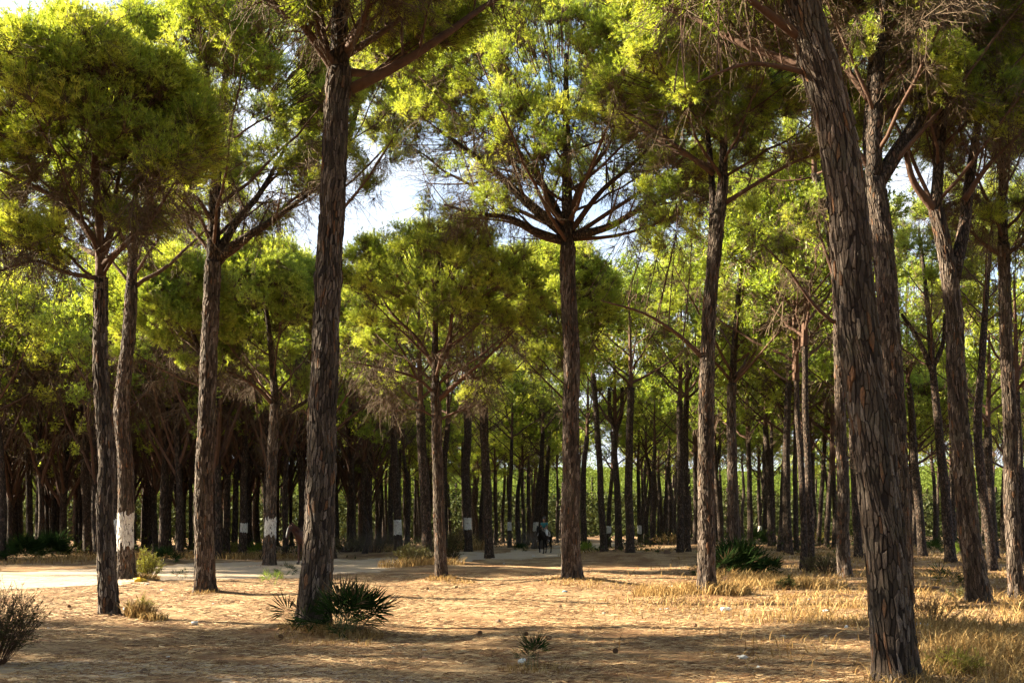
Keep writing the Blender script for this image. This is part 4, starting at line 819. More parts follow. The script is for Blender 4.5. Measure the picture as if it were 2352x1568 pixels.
def flakes():
    g = rs(39); P = []; 
    for x0, y0 in HERO_XY[:20]:
        n = 420; a = g.rand(n) * 6.28; q = .2 + .75 * g.rand(n) ** 1.6; x = x0 + np.cos(a) * q; y = y0 + np.sin(a) * q; P.append(np.stack([x, y, gh(x, y) + .008 + .02 * g.rand(n)], -1))
    P = np.vstack(P); m = len(P); s_ = (.012 + .03 * g.rand(m, 1)); d1 = (g.rand(m, 3) - .5) * (2, 2, .7) * s_; d2 = (g.rand(m, 3) - .5) * (2, 2, .7) * s_; d3 = -(d1 + d2) * .7
    mb = MB(); mb.add(np.stack([P + d1, P + d2, P + d3], 1).reshape(-1, 3), np.arange(3 * m).reshape(-1, 3), None, 0, np.repeat(.05 + .4 * g.rand(m), 3))
    for i in range(420):
        Y = 9 + 20 * g.rand() ** 1.3; x = (g.rand() * 2400 - 1200) / F * Y; a = .5 * g.randn(); l_ = .06 + .2 * g.rand() ** 2; z = float(gh(x, Y)) + .008
        d = np.array((math.cos(a), math.sin(a), .03 * g.randn())) * l_; mb.tube([(x, Y, z), np.array((x, Y, z)) + d * .5 + (0, .01, .006), np.array((x, Y, z)) + d], [.005, .004, .0025], 4, 0, False, att=.1 + .25 * g.rand())
    o = stuff(link('bark_litter', mb.mesh('bark_litter', M['fallen'], False, None, 'tone'))); o['label'] = 'bark flakes and thin twigs scattered round the tree feet'; o['category'] = 'litter'
flakes()
def far_scrub():
    g = rs(29); mb = MB(); n = 26000; Y = 52 + 60 * g.rand(n); u = -60 + 2480 * g.rand(n); x = (u - U0) / F * Y; cl = np.sin(x * .5 + 2 * np.sin(Y * .17)) + np.sin(Y * .33 + x * .21)
    k = (cl > .1) & (track(x, Y) > 1.25); x, Y = x[k], Y[k]; h = (.5 + .7 * g.rand(len(x))) * (.5 + .5 * np.clip(cl[k], 0, 1.5)); z = gh(x, Y); m = len(x)
    P = np.stack([x, Y, z + h * g.rand(m)], -1); d1 = (g.rand(m, 3) - .5) * .34; d2 = (g.rand(m, 3) - .5) * .34
    mb.add(np.stack([P, P + d1, P + d2], 1).reshape(-1, 3), np.arange(3 * m).reshape(-1, 3), None, 0)
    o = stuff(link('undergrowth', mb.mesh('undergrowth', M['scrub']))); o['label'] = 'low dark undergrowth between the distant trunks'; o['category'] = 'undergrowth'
far_scrub()
# ---------------------------------------------------------------- dwarf fan palms
def frond_mesh(seed, nl=15, ll=.4, pet=.35, mat='palm', wide=.011):
    g = rs(seed); mb = MB(); mb.tube([(0, 0, 0), (0, .02, pet * .6), (0, 0, pet)], [.006, .005, .005], 4, 1, False)
    for i in range(nl):
        a = R(-78 + 156 * i / (nl - 1) + 4 * g.randn()); l_ = ll * (.72 + .3 * math.cos(a)) * (.9 + .2 * g.rand())
        d = np.array((math.sin(a), .10 * g.randn() - .1, math.cos(a))); d /= np.linalg.norm(d); s_ = np.array((math.cos(a), 0, -math.sin(a))); o = np.array((0, 0, pet)); b = o + d * .05
        m_ = o + d * l_ * .5 + np.array((0, -.01, 0)); e = o + d * l_ + np.array((0, -.06 * l_ * abs(g.randn()), -.10 * l_ * g.rand()))
        fold = np.array((0, .008, 0))
        V = [b, m_ - s_ * wide - fold * .5, m_ + fold * .5, m_ + s_ * wide - fold * .5, e]
        mb.add(V, [(0, 1, 2), (0, 2, 3), (2, 1, 4), (3, 2, 4)], None, 0, np.clip(.5 + .25 * g.randn(), 0, 1))
    return mb.mesh('frond', [M[mat], M['petiole']], False, None, 'tone')
FR = {m: [frond_mesh(i, mat=m) for i in range(4)] for m in ('palm', 'palm_light', 'palm_dry')}
def palm(u, Y, n, size, label, mat='palm', dry=.12, lo=15, hi=85, group='dwarf fan palms', squash=1.0, join=False, side=None):
    x = (u - U0) / F * Y; g = rs(int(u + Y)); z = float(gh(x, Y)); t = thing('fan_palm', label, 'palm', (x, Y, z), group)
    if join: mbj = MB()
    for i in range(n):
        az = i * 2.4 + .5 * g.rand()
        if side is not None and g.rand() < .75: az = side + 1.2 * g.randn()
        tilt = R(90 - (lo + (hi - lo) * g.rand() ** .8)); k = size * (.7 + .45 * g.rand()); mm = 'palm_dry' if g.rand() < dry else mat
        e = Matrix.Rotation(az, 4, 'Z') @ Matrix.Rotation(tilt, 4, 'Y') @ Matrix.Rotation((g.rand() - .5) * 2.4 + PI / 2, 4, 'Z'); me = FR[mm][g.randint(4)]
        if join:
            V = np.empty(len(me.vertices) * 3, np.float32); me.vertices.foreach_get('co', V); V = V.reshape(-1, 3) @ np.array(e.to_3x3()).T * k + (.06 * g.randn(), .06 * g.randn(), .02)
            mbj.add(V, np.array([p.vertices[:] for p in me.polygons if len(p.vertices) == 3]), None, 0, .5 + .2 * g.randn())
            continue
        o = link('frond', me, t, (.09 * size * g.randn(), .09 * size * g.randn(), .01), e.to_euler(), (k, k, k * squash))
        if mm == 'palm_dry' and mat != mm: o['label'] = 'withered brown fan'
    if join: stuff(link('fronds', mbj.mesh('fronds', M[mat], False, None, 'tone'), t))
    return t
palm(788, 14.85, 50, 1.12, 'big spiky dark fan palm at the foot of the thick foreground pine', dry=.2, lo=5, hi=88, side=.1)
palm(716, 14.9, 9, .95, 'few low fans fringing the left foot of the dark foreground pine', dry=.1, lo=5, hi=50, side=3.1)
palm(1700, 33, 110, 1.75, 'large round dark fan palm with a pine growing through it', dry=.05, lo=2, hi=88)
palm(1650, 32.4, 40, 1.3, 'lower left lobe of dark fans beside the large round palm', dry=.08, lo=5, hi=75)
palm(1755, 33, 40, 1.25, 'lower right lobe of dark fans spilling from the large round palm', dry=.08, lo=2, hi=70)
palm(626, 27.6, 13, .72, 'small yellow-green fan palm in the sun, before the white-banded pine', 'palm_light', dry=.05, lo=20, hi=88)
palm(655, 36, 8, .8, 'sparse dark fan palm behind the small yellow-green one', dry=.1, lo=5, hi=80)
palm(1224, 11.35, 8, .62, 'small low fan palm beside the crushed bottle in the foreground', dry=.3, lo=25, hi=85)
palm(2180, 27, 12, 1.0, 'thin grey fan palm with a few open fans, between two dark pines', 'palm', dry=.3, lo=10, hi=75)
palm(1348, 61, 30, 1.25, 'bright green fan palm right behind the umbrella pine', 'palm_light', dry=.1, join=True)
palm(1196, 70, 24, 1.0, 'dark fan palm at the foot of a thin white-banded pine', dry=.2, join=True)
palm(588, 60, 30, 1.2, 'bright leafy fan palm beyond the track beside a blue-white banded pine', 'palm_light', dry=.1, join=True)
palm(55, 50, 50, 2.0, 'wide dark fan palm in the shade at the left edge', join=True)
palm(120, 52, 50, 2.0, 'second wide dark fan palm in the shade, right of the first', join=True)
palm(380, 47, 36, 1.3, 'dark fan palm on the far side of the sand track', join=True)
palm(415, 33, 8, .55, 'tiny fan palm sprig on the shaded near edge of the track', dry=.2)
palm(1738, 66, 40, 1.7, 'dark fan palm beyond the large round palm', join=True)
palm(2143, 52, 26, 1.2, 'dark fan palm right of the thick foreground pine, far back', join=True)
palm(2205, 50, 20, 1.0, 'light green fan palm behind the V-forked pine', 'palm_light', join=True)
# ---------------------------------------------------------------- shrubs
def shrub(u, Y, r, h, n, label, leafc='scrub', seed=1, leafy=1.0, tilt=.5, cat='shrub', group=None, spike=.035):
    x = (u - U0) / F * Y; g = rs(seed + int(u)); z = float(gh(x, Y)); t = thing('shrub', label, cat, (x, Y, z), group); st = MB(); lf = MB(); px_ = max(.0016, Y * .00011)
    for i in range(n):
        a = g.rand() * 6.28; q = g.rand() ** .5; b = np.array((math.cos(a), math.sin(a), 0)) * r * .25 * q; e = np.array((math.cos(a) * r * q, math.sin(a) * r * q, h * (1 - .45 * q * q) * (.75 + .35 * g.rand())))
        m_ = (b + e) / 2 + (g.rand(3) - .5) * .18 * r; P = bez(b, m_, e, 5); st.tube(P, np.linspace(px_ * 2.5, px_, 5), 3, 0, False)
        for k in range(7):
            tt = .3 + .7 * g.rand(); p = P[0] * (1 - tt) ** 2 + 2 * P[2] * tt * (1 - tt) + P[-1] * tt ** 2; d = unit(e - b) + (g.rand(3) - .5) * 1.7; d = unit(d); l2 = .22 * h * (.5 + g.rand())
            st.tube([p, p + d * l2 * .5, p + d * l2], [px_ * 1.2, px_, px_ * .7], 3, 0, False)
            c = int(16 * leafy); S = g.rand(c, 1); o = p + d * l2 * S; D = d + (g.rand(c, 3) - .5) * 1.8; D /= np.linalg.norm(D, axis=1)[:, None]; W = np.cross(D, g.rand(c, 3) - .5); W /= np.linalg.norm(W, axis=1)[:, None] + 1e-6; w_ = max(.0035, Y * .00016)
            if c: lf.add(np.stack([o - W * w_, o + W * w_, o + D * spike * (1 + Y * .012)], 1).reshape(-1, 3), np.arange(3 * c).reshape(-1, 3), None, 0)
    stuff(link('stems', st.mesh('stems', M['limb']), t))
    if lf.n: stuff(link('foliage', lf.mesh('foliage', M[leafc]), t))
M['gorse'] = needle_mat('gorse_leaves', (.10, .11, .02), (.20, .21, .035), (.34, .32, .06), .4)
M['olive'] = needle_mat('olive_leaves', (.05, .055, .02), (.09, .09, .03), (.17, .15, .05), .3)
M['straw_leaf'] = needle_mat('dry_leaves', (.14, .10, .04), (.26, .19, .08), (.42, .32, .15), .3)
shrub(338, 30.3, .5, .85, 60, 'yellow-green gorse bush right of the thick white-banded pine', 'gorse', 1, 1.3)
shrub(-22, 11.6, .60, .95, 170, 'dark prickly shrub cut by the left edge in the foreground', 'scrub', 2, .8, spike=.03)
shrub(945, 42, 1.0, .85, 90, 'brown green scrubby bush left of the slender sunlit pine', 'olive', 3, 1.0)
shrub(985, 43, .6, .7, 40, 'lower brown bush touching the foot of the slender pine', 'olive', 13, 1.0)
shrub(1036, 43, .5, .75, 40, 'small dark green bush right of the slender sunlit pine', 'scrub', 4, 1.2)
shrub(1052, 74, 1.4, 1.5, 80, 'pale straw-coloured bush between two banded pines', 'straw_leaf', 5, 1.2)
shrub(1030, 66, .9, 1.3, 50, 'grey green bush left of the pale straw-coloured bush', 'olive', 14, 1.2)
shrub(1900, 35.4, .95, .7, 80, 'olive brown bush at the foot of the pine behind the thick foreground pine', 'olive', 6, .8)
shrub(800, 63, 2.0, 1.0, 90, 'dusty grey green bush behind the track', 'olive', 7, 1.2)
shrub(862, 62, 1.2, 1.1, 60, 'dusty bush beside the crooked trunk behind the track', 'scrub', 8, 1.2)
shrub(520, 60, 1.2, .9, 60, 'yellowish bush beyond the track, right of the straight sunlit pine', 'gorse', 9, 1.1)
shrub(322, 17.5, .26, .36, 34, 'withered tuft with green tips at the foot of the slim wavy pine', 'gorse', 10, .5, spike=.02)
shrub(2192, 10.9, .34, .30, 46, 'feathery yellow-green herb in the bottom right foreground', 'gorse', 11, 1.2, spike=.018)
shrub(2140, 16.4, .55, .5, 60, 'dry twiggy brown shrub right of the thick foreground pine', 'straw_leaf', 12, .35, spike=.015)
shrub(1811, 26, .3, .35, 26, 'low dark green weed in the dry grass', 'scrub', 15, 1.0)
shrub(1630, 25.5, .7, .55, 36, 'bare brown stalks standing in the grass right of the fork-topped pine', 'straw_leaf', 16, .1)
shrub(1500, 70, 1.2, .8, 50, 'brown green bush at the end of the sand clearing', 'olive', 17, 1.2)
shrub(1535, 66, 1.4, .7, 50, 'low reddish brown bush at the end of the sand clearing', 'straw_leaf', 18, 1.0)
shrub(1885, 68, 1.0, 1.2, 50, 'bright bush at the far end of the footpath', 'gorse', 19, 1.1)
shrub(2350, 45, 1.4, 2.0, 60, 'tall thin bush at the right edge behind the last pines', 'olive', 20, .8)
shrub(2215, 22, .4, .3, 26, 'low olive weed at the foot of the V-forked pine', 'olive', 21, .8)
# ---------------------------------------------------------------- litter
def blob(seed, sx, sy, sz, k=2, amp=.35):
    import bmesh
    bm = bmesh.new(); bmesh.ops.create_icosphere(bm, subdivisions=k, radius=1); g = rs(seed); ph = g.rand(9) * 6
    for v in bm.verts:
        c = v.co; f = 1 + amp * (math.sin(c.x * 3 + ph[0]) * math.sin(c.y * 4 + ph[1]) + .6 * math.sin(c.z * 6 + ph[2] + c.x * 5) + .8 * (g.rand() - .5)); v.co = Vector((c.x * sx * f, c.y * sy * f, c.z * sz * f))
    me = bpy.data.meshes.new('crumple'); bm.to_mesh(me); bm.free(); return me
def plastic(name, c, tr=0.0, rough=.35):
    g = NT(name); return g.finish(c, rough, None, .5, **({'Transmission__Weight': tr} if tr else {}))
M['wp'] = plastic('white_plastic', (.42, .42, .41)); M['yp'] = plastic('yellow_plastic', (.5, .32, .01)); M['bp'] = plastic('pale_blue_plastic', (.35, .52, .66)); M['cp'] = plastic('clear_plastic', (.82, .88, .9), .45, .2)
M['db'] = plastic('blue_plastic', (.08, .25, .42)); M['wood'] = simple('weathered_wood', (.11, .07, .045), .9, .5, 30, bump=.01); M['cone'] = simple('cone_scales', (.10, .055, .03), .9, .5, 60)
def at_ground(u, v, up=0.0):
    Y = F * EYE / (v - V0); 
    for _ in range(6): x = (u - U0) / F * Y; Y = F * (EYE - float(gh(x, Y))) / (v - V0)
    return np.array(((u - U0) / F * Y, Y, float(gh((u - U0) / F * Y, Y)) + up))
def scrap(u, v, w_px, mat, label, name='plastic_bag', cat='litter', flat=.4, seed=0):
    p = at_ground(u, v); s_ = w_px / F * p[1] / 2 * .78; o = link(name, blob(seed + int(u + v), s_, s_ * .7, s_ * flat, 2), None, p + (0, 0, s_ * flat * .55)); o.data.materials.append(M[mat])
    return tagit(o, label, cat, 'litter on the forest floor')
def bottle(u, v, ln, mat, label, rz=.4, cap='wp'):
    p = at_ground(u, v); r = ln * .17; t = thing('plastic_bottle', label, 'bottle', p + (0, 0, r * .8), 'litter on the forest floor', rz)
    X = np.array([0, .02, .3, .5, .68, .8, .86, .93]) * ln - ln / 2; Rr = np.array([.6, 1, .96, .78, 1, .75, .36, .34]) * r
    link('body', MB().tube(np.stack([X, 0 * X, 0 * X], -1), Rr, 12).mesh('body', M[mat], True), t); link('cap', MB().tube([(.43 * ln, 0, 0), (.5 * ln, 0, 0)], r * .4, 10).mesh('cap', M[cap]), t)
scrap(321, 1337, 34, 'yp', 'crumpled yellow bag at the foot of the thick white-banded pine', flat=.6)
scrap(338, 1342, 14, 'wp', 'white wrapper lying against the yellow bag', 'wrapper')
bottle(295, 1400, .2, 'wp', 'white bottle half hidden in the grass by the slim wavy pine', 1.0, 'db')
def cup(u, v, label):
    p = at_ground(u, v); t = thing('plastic_cup', label, 'cup', p + (0, 0, .035), 'litter on the forest floor', .3); link('body', MB().tube([(-.05, 0, 0), (.045, 0, 0)], [.026, .036], 14).mesh('body', M['wp'], True), t); link('rim', MB().tube([(.045, 0, 0), (.05, 0, 0)], [.039, .039], 14).mesh('rim', M['wp']), t)
cup(447, 1435, 'white plastic cup lying in the sunlit litter, left of the big fan palm')
for i, (u, v, wpx, m, lab) in enumerate(((109, 1444, 14, 'wp', 'white wrapper near the left edge behind the dark prickly shrub'), (490, 1386, 7, 'wp', 'white scrap right of the straight sunlit pine'), (386, 1508, 10, 'wp', 'white scrap in the shade at the lower left'),
    (562, 1493, 7, 'wp', 'small white scrap in the shade left of the big fan palm'), (372, 1355, 9, 'bp', 'pale blue scrap right of the yellow bag'), (904, 1488, 11, 'wp', 'crumpled white tissue in the shade right of the big fan palm'), (975, 1493, 12, 'wp', 'flat white tissue right of a crumpled one in the shade'),
    (1242, 1542, 13, 'wp', 'dirty white scrap beside the small foreground palm'), (874, 1298, 10, 'bp', 'pale blue carton in the shade beside the sand track'), (1297, 1359, 15, 'bp', 'thin bluish bag before the umbrella pine'), (1543, 1347, 17, 'wp', 'bright white bag in the grass left of the fork-topped pine'),
    (1518, 1400, 12, 'wp', 'left one of two white crumples at the grass edge'), (1532, 1399, 13, 'wp', 'right one of two white crumples at the grass edge'), (1386, 1408, 12, 'wp', 'greyish scrap in the middle of the sunlit litter'), (1225, 1277, 8, 'wp', 'white scrap on the sand below the dark horse'),
    (1158, 1294, 6, 'wp', 'tiny white scrap on the sand left of the rider'), (921, 1564, 12, 'wp', 'white scrap at the bottom edge'), (1897, 1403, 18, 'wp', 'long white strip of plastic left of the thick foreground pine'), (1897, 1461, 12, 'wp', 'white wrapper left of the thick foreground pine'),
    (1707, 1512, 34, 'wp', 'large white plastic bag in the foreground straw'), (1745, 1533, 20, 'cp', 'clear crumpled plastic near the large white bag'), (1798, 1461, 14, 'cp', 'clear scrap in the dry grass'), (1859, 1376, 8, 'db', 'small blue cap in the shaded grass'), (1827, 1499, 6, 'wp', 'tiny white scrap in the straw right of the large white bag'),
    (1963, 1467, 6, 'wp', 'tiny white scrap at the left of the thick foreground trunk'), (2180, 1336, 9, 'wp', 'white scrap behind the thin grey fan palm'), (985, 1356, 8, 'wp', 'pale scrap in the litter below the slender sunlit pine'), (1645, 1345, 7, 'wp', 'white crumb of paper in the grass behind the fork-topped pine'))):
    scrap(u, v, wpx, m, lab, 'wrapper' if wpx < 14 else 'plastic_bag', seed=i)
bottle(1200, 1522, .20, 'cp', 'crushed clear bottle propped by the small foreground palm', 1.3, 'bp')
bottle(1944, 1442, .16, 'cp', 'clear round bottle in the straw left of the thick foreground pine', 1.2)
bottle(1669, 1402, .24, 'cp', 'clear bottle in the grass below the fork-topped pine', .3)
bottle(2122, 1441, .26, 'bp', 'blue bottle just right of the thick foreground trunk', -.4, 'wp')
def log(u, v, ln, r, label, rz, name='fallen_stick', cat='stick'):
    p = at_ground(u, v); g = rs(int(u)); P = np.array([(t * ln, .06 * ln * math.sin(t * 5 + u), 0) for t in np.linspace(-.5, .5, 7)]); o = link(name, MB().tube(P, r * (1 + .2 * g.rand(7)) * np.linspace(1, .6, 7), 8).mesh(name, M['wood'], True), None, p + (0, 0, r * .7), (0, 0, rz)); tagit(o, label, cat)
log(2129, 1357, .7, .06, 'dark rotten log on the ground beside the thin grey fan palm', .1, 'fallen_log', 'log')
log(1010, 1513, .42, .022, 'short dark stick in the foreground shade', .05)
log(1112, 1456, .25, .015, 'thin stick at the edge of the foreground shade', -.2)
log(265, 1363, .35, .02, 'dark twig on the sunlit litter behind the slim wavy pine', .1)
log(2010, 1375, .5, .03, 'grey stick half buried in the grass left of the thick foreground pine', .1)
for i, (u, v, sz, lab) in enumerate(((1145, 1430, .09, 'pointed brown stub of wood standing in the open litter'), (1532, 1287, .25, 'low sawn stump at the edge of the clearing'), (331, 1546, .08, 'small root stub on the foreground footpath'))):
    p = at_ground(u, v); t = thing('tree_stump', lab, 'stump', p); n = 10
    link('wood', MB().tube([(0, 0, -.05), (0, 0, sz * .35), (.01, 0, sz * .8)], [sz * .85, sz * .62, sz * (.5 if sz > .2 else .12)], n, ph=.3).mesh('wood', M['wood']), t); link('chip', MB().tube([(sz * .5, 0, -.02), (sz * .8, .1 * sz, sz * .4)], [sz * .3, sz * .05], 5).mesh('chip', M['wood']), t)
def cone_mesh():
    mb = MB()
    for k in range(9):
        r = .034 * math.sin(PI * (k + 1.2) / 11)
        for j in range(8):
            a = j * .785 + k * .4; c = np.array((math.cos(a) * r, math.sin(a) * r, k * .011)); t_ = np.array((-math.sin(a), math.cos(a), 0)); o = np.array((math.cos(a), math.sin(a), .5)) * .012
            mb.add([c - t_ * .011, c + t_ * .011, c + o + t_ * .006, c + o - t_ * .006, c * (.5, .5, 1)], [(0, 1, 4), (1, 2, 4), (2, 3, 4), (3, 0, 4)], [(0, 3, 2, 1)])
    return mb.mesh('pine_cone', M['cone'])
CN = cone_mesh()
CW = ('just left of the pointed wood stub', 'in the litter right of the pointed wood stub', 'between the wood stub and a second cone', 'in the shade left of the big fan palm', 'on the litter below the umbrella pine', 'near the left edge behind the prickly shrub', 'in the sun below the slender sunlit pine', 'beside a pale scrap below the slender pine', 'right of the slim wavy pine', 'left of the clear bottle in the grass', 'in the straw left of the large white bag', 'in the sun left of the big fan palm')
for i, (u, v) in enumerate(((1103, 1458), (1255, 1470), (1205, 1462), (598 + 50, 1470), (1290, 1395), (160, 1396), (1045, 1350), (980, 1355), (330, 1412), (1600, 1440), (1410, 1500), (610, 1400))):
    o = link('pine_cone', CN, None, at_ground(u, v, .03), (R(75), 0, i * 1.3), (.8,) * 3); tagit(o, 'brown pine cone ' + CW[i], 'pine cone', 'pine cones on the litter')
# ---------------------------------------------------------------- horses and rider
def skin(name, nodes, edges, mat, parent, sub=2, loc=None):
    me = bpy.data.meshes.new(name); me.from_pydata([n[0] for n in nodes], edges, []); me.materials.append(mat)
    o = link(name, me, parent, loc); o.modifiers.new('skin', 'SKIN').use_smooth_shade = True
    for i, n in enumerate(nodes):
        sv = me.skin_vertices[0].data[i]; r = n[1]; sv.radius = r if isinstance(r, tuple) else (r, r); sv.use_root = (i == 0)
    s_ = o.modifiers.new('smooth', 'SUBSURF'); s_.levels = sub; s_.render_levels = sub; return o
def hair(name, c): return simple(name, c, .6, .4, 20, .4)
M['black_coat'] = simple('black_coat', (.008, .0055, .004), .65, .3, 5, .15); M['bay_coat'] = simple('chestnut_coat', (.05, .014, .007), .45, .3, 5, .4)
M['black_hair'] = hair('black_hair', (.008, .007, .006)); M['red_hair'] = hair('chestnut_mane', (.07, .02, .009)); M['hoof'] = simple('hoof', (.05, .04, .035), .6)
M['leather'] = simple('dark_leather', (.03, .018, .012), .45); M['metal'] = NT('steel').finish((.5, .5, .5), .3, None, .5, Metallic=1.0); M['eye'] = plastic('eye', (.01, .008, .006), 0, .1)
M['skin'] = simple('skin', (.25, .13, .085), .55, .1, 8); M['polo'] = simple('teal_cloth', (.015, .10, .12), .85, .2, 25); M['breeches'] = simple('white_cloth', (.5, .5, .5), .85, .08, 20); M['white_pad'] = simple('white_pad', (.45, .44, .42), .9, .08, 20)
def horse(label, loc, rz, coat, mane, lift=True, head_drop=.0, tack=True, blaze=False, k=1.0):
    t = thing('horse', label, 'horse', loc, 'horses', rz); t.scale = (k, k, k)
    N = []; E = []
    def add(p, r, par=None): N.append((p, r)); (E.append((par, len(N) - 1)) if par is not None else None); return len(N) - 1
    b0 = add((-.25, 0, 1.19), (.27, .30)); rump = add((-.66, 0, 1.27), (.25, .26), b0); b1 = add((.12, 0, 1.16), (.26, .30), b0); ch = add((.45, 0, 1.2), (.22, .29), b1)
    n1 = add((.66, 0, 1.38), (.13, .21), ch); n2 = add((.86, 0, 1.60 - head_drop * .3), (.095, .15), n1); n3 = add((1.00, 0, 1.76 - head_drop * .7), (.08, .115), n2)
    h1 = add((1.10, 0, 1.70 - head_drop), (.085, .115), n3); h2 = add((1.18, 0, 1.52 - head_drop), (.062, .085), h1); h3 = add((1.25, 0, 1.33 - head_drop), (.052, .060), h2); add((1.27, 0, 1.25 - head_drop), (.04, .04), h3)
    for sgn in (-1, 1):
        add((1.00, sgn * .085, 1.90 - head_drop * .8), .02, add((1.03, sgn * .06, 1.81 - head_drop * .8), .034, n3))
        up = lift and sgn < 0
        s_ = add((.46, sgn * .15, 1.0), (.12, .13), ch); e = add((.43, sgn * .16, .84), .085, s_)
        if up: pts = [((.56, sgn * .15, .56), .055), ((.47, sgn * .15, .36), .036), ((.40, sgn * .15, .22), .042), ((.40, sgn * .15, .14), .05)]
        else: pts = [((.46, sgn * .16, .50), .055), ((.45, sgn * .16, .30), .036), ((.46, sgn * .16, .14), .042), ((.51, sgn * .16, .045), .055)]
        q = e
        for p, r in pts: q = add(p, r, q)
        hoof = N[-1][0]; hf = MB().tube([(hoof[0], hoof[1], hoof[2] + .05), (hoof[0] + .02, hoof[1], hoof[2] - .045)], [.05, .066], 12); link('hoof', hf.mesh('hoof', M['hoof'], True), t)
        dx = -.08 if sgn > 0 else .06
        s_ = add((-.66, sgn * .15, 1.08), (.16, .18), rump); e = add((-.55 + dx * .4, sgn * .17, .84), (.11, .12), s_)
        q = e
        for p, r in (((-.66 + dx, sgn * .16, .70), .075), ((-.80 + dx, sgn * .15, .55), .058), ((-.78 + dx, sgn * .15, .34), .038), ((-.76 + dx, sgn * .15, .15), .043), ((-.70 + dx, sgn * .15, .045), .055)): q = add(p, r, q)
        hoof = N[-1][0]; hf = MB().tube([(hoof[0], hoof[1], hoof[2] + .05), (hoof[0] + .02, hoof[1], hoof[2] - .045)], [.05, .066], 12); link('hoof', hf.mesh('hoof', M['hoof'], True), t)
        link('eye', MB().tube([(1.12, sgn * .075, 1.70 - head_drop), (1.12, sgn * .10, 1.70 - head_drop)], [.022, .01], 8).mesh('eye', M['eye'], True), t)
    skin('body', N, E, coat, t)
    tl = MB(); g = rs(8)
    for i in range(26):
        a = g.rand() * 6.28; r = .05 * g.rand(); P = [(-.88, r * math.cos(a), 1.33), (-1.0, r * math.cos(a) * 1.3, 1.2), (-1.05 - .1 * g.rand(), .08 * g.randn(), .85), (-1.0 - .12 * g.rand(), .1 * g.randn(), .5 - .15 * g.rand())]
        tl.tube(catmull(P, 8), np.linspace(.02, .008, 8), 4)
    link('tail', tl.mesh('tail', mane, True), t)
    mn = MB()
    for i in range(34):
        f = i / 33; c = np.array((.62, 0, 1.58)) * (1 - f) + np.array((1.0, 0, 1.90 - head_drop * .7)) * f; c[2] += .02; sd_ = 1 if g.rand() < .8 else -1
        mn.tube(catmull([c, c + (-.03, sd_ * .07, -.02), c + (-.02, sd_ * (.12 + .03 * g.rand()), -.22 - .1 * g.rand())], 5), np.linspace(.018, .006, 5), 4)
    for i in range(8): c = np.array((1.04, .02 * g.randn(), 1.86 - head_drop * .85)); mn.tube([c, c + (.07, .03 * g.randn(), -.05), c + (.12, .03 * g.randn(), -.16)], [.014, .012, .005], 4)
    link('mane', mn.mesh('mane', mane, True), t)
    if blaze: link('blaze', MB().tube([(1.19, 0, 1.74 - head_drop), (1.245, 0, 1.55 - head_drop), (1.30, 0, 1.33 - head_drop)], [.028, .026, .024], 8).mesh('blaze', M['white_pad'], True), t)
    br = link('bridle', None, t); br.empty_display_size = .05
    def strap(nm, P, r, m='leather'): link(nm, MB().tube(catmull(P, 14), r, 6).mesh(nm, M[m], True), br)
    hd = head_drop
    for s2 in (-1, 1): strap('cheek_strap', [(1.02, s2 * .095, 1.80 - hd), (1.13, s2 * .105, 1.60 - hd), (1.20, s2 * .072, 1.40 - hd)], .009); strap('rein', [(1.20, s2 * .072, 1.38 - hd), (.85, s2 * .2, 1.45), (.38, s2 * .05, 1.66)], .007)
    ring = [(1.19 + .07 * math.cos(a), .072 * math.sin(a), 1.45 - hd + .02 * math.cos(a)) for a in np.linspace(0, 6.28, 15)]; strap('noseband', ring, .009)
    return t
HX, HY = (1250 - U0) / F * 66, 66.0
hz = float(gh(HX, HY)); HR = R(-90 - 24)
horse('black horse walking towards the camera with one foreleg lifted, carrying a rider', (HX, HY, hz), HR, M['black_coat'], M['black_hair'], True, .05, True)
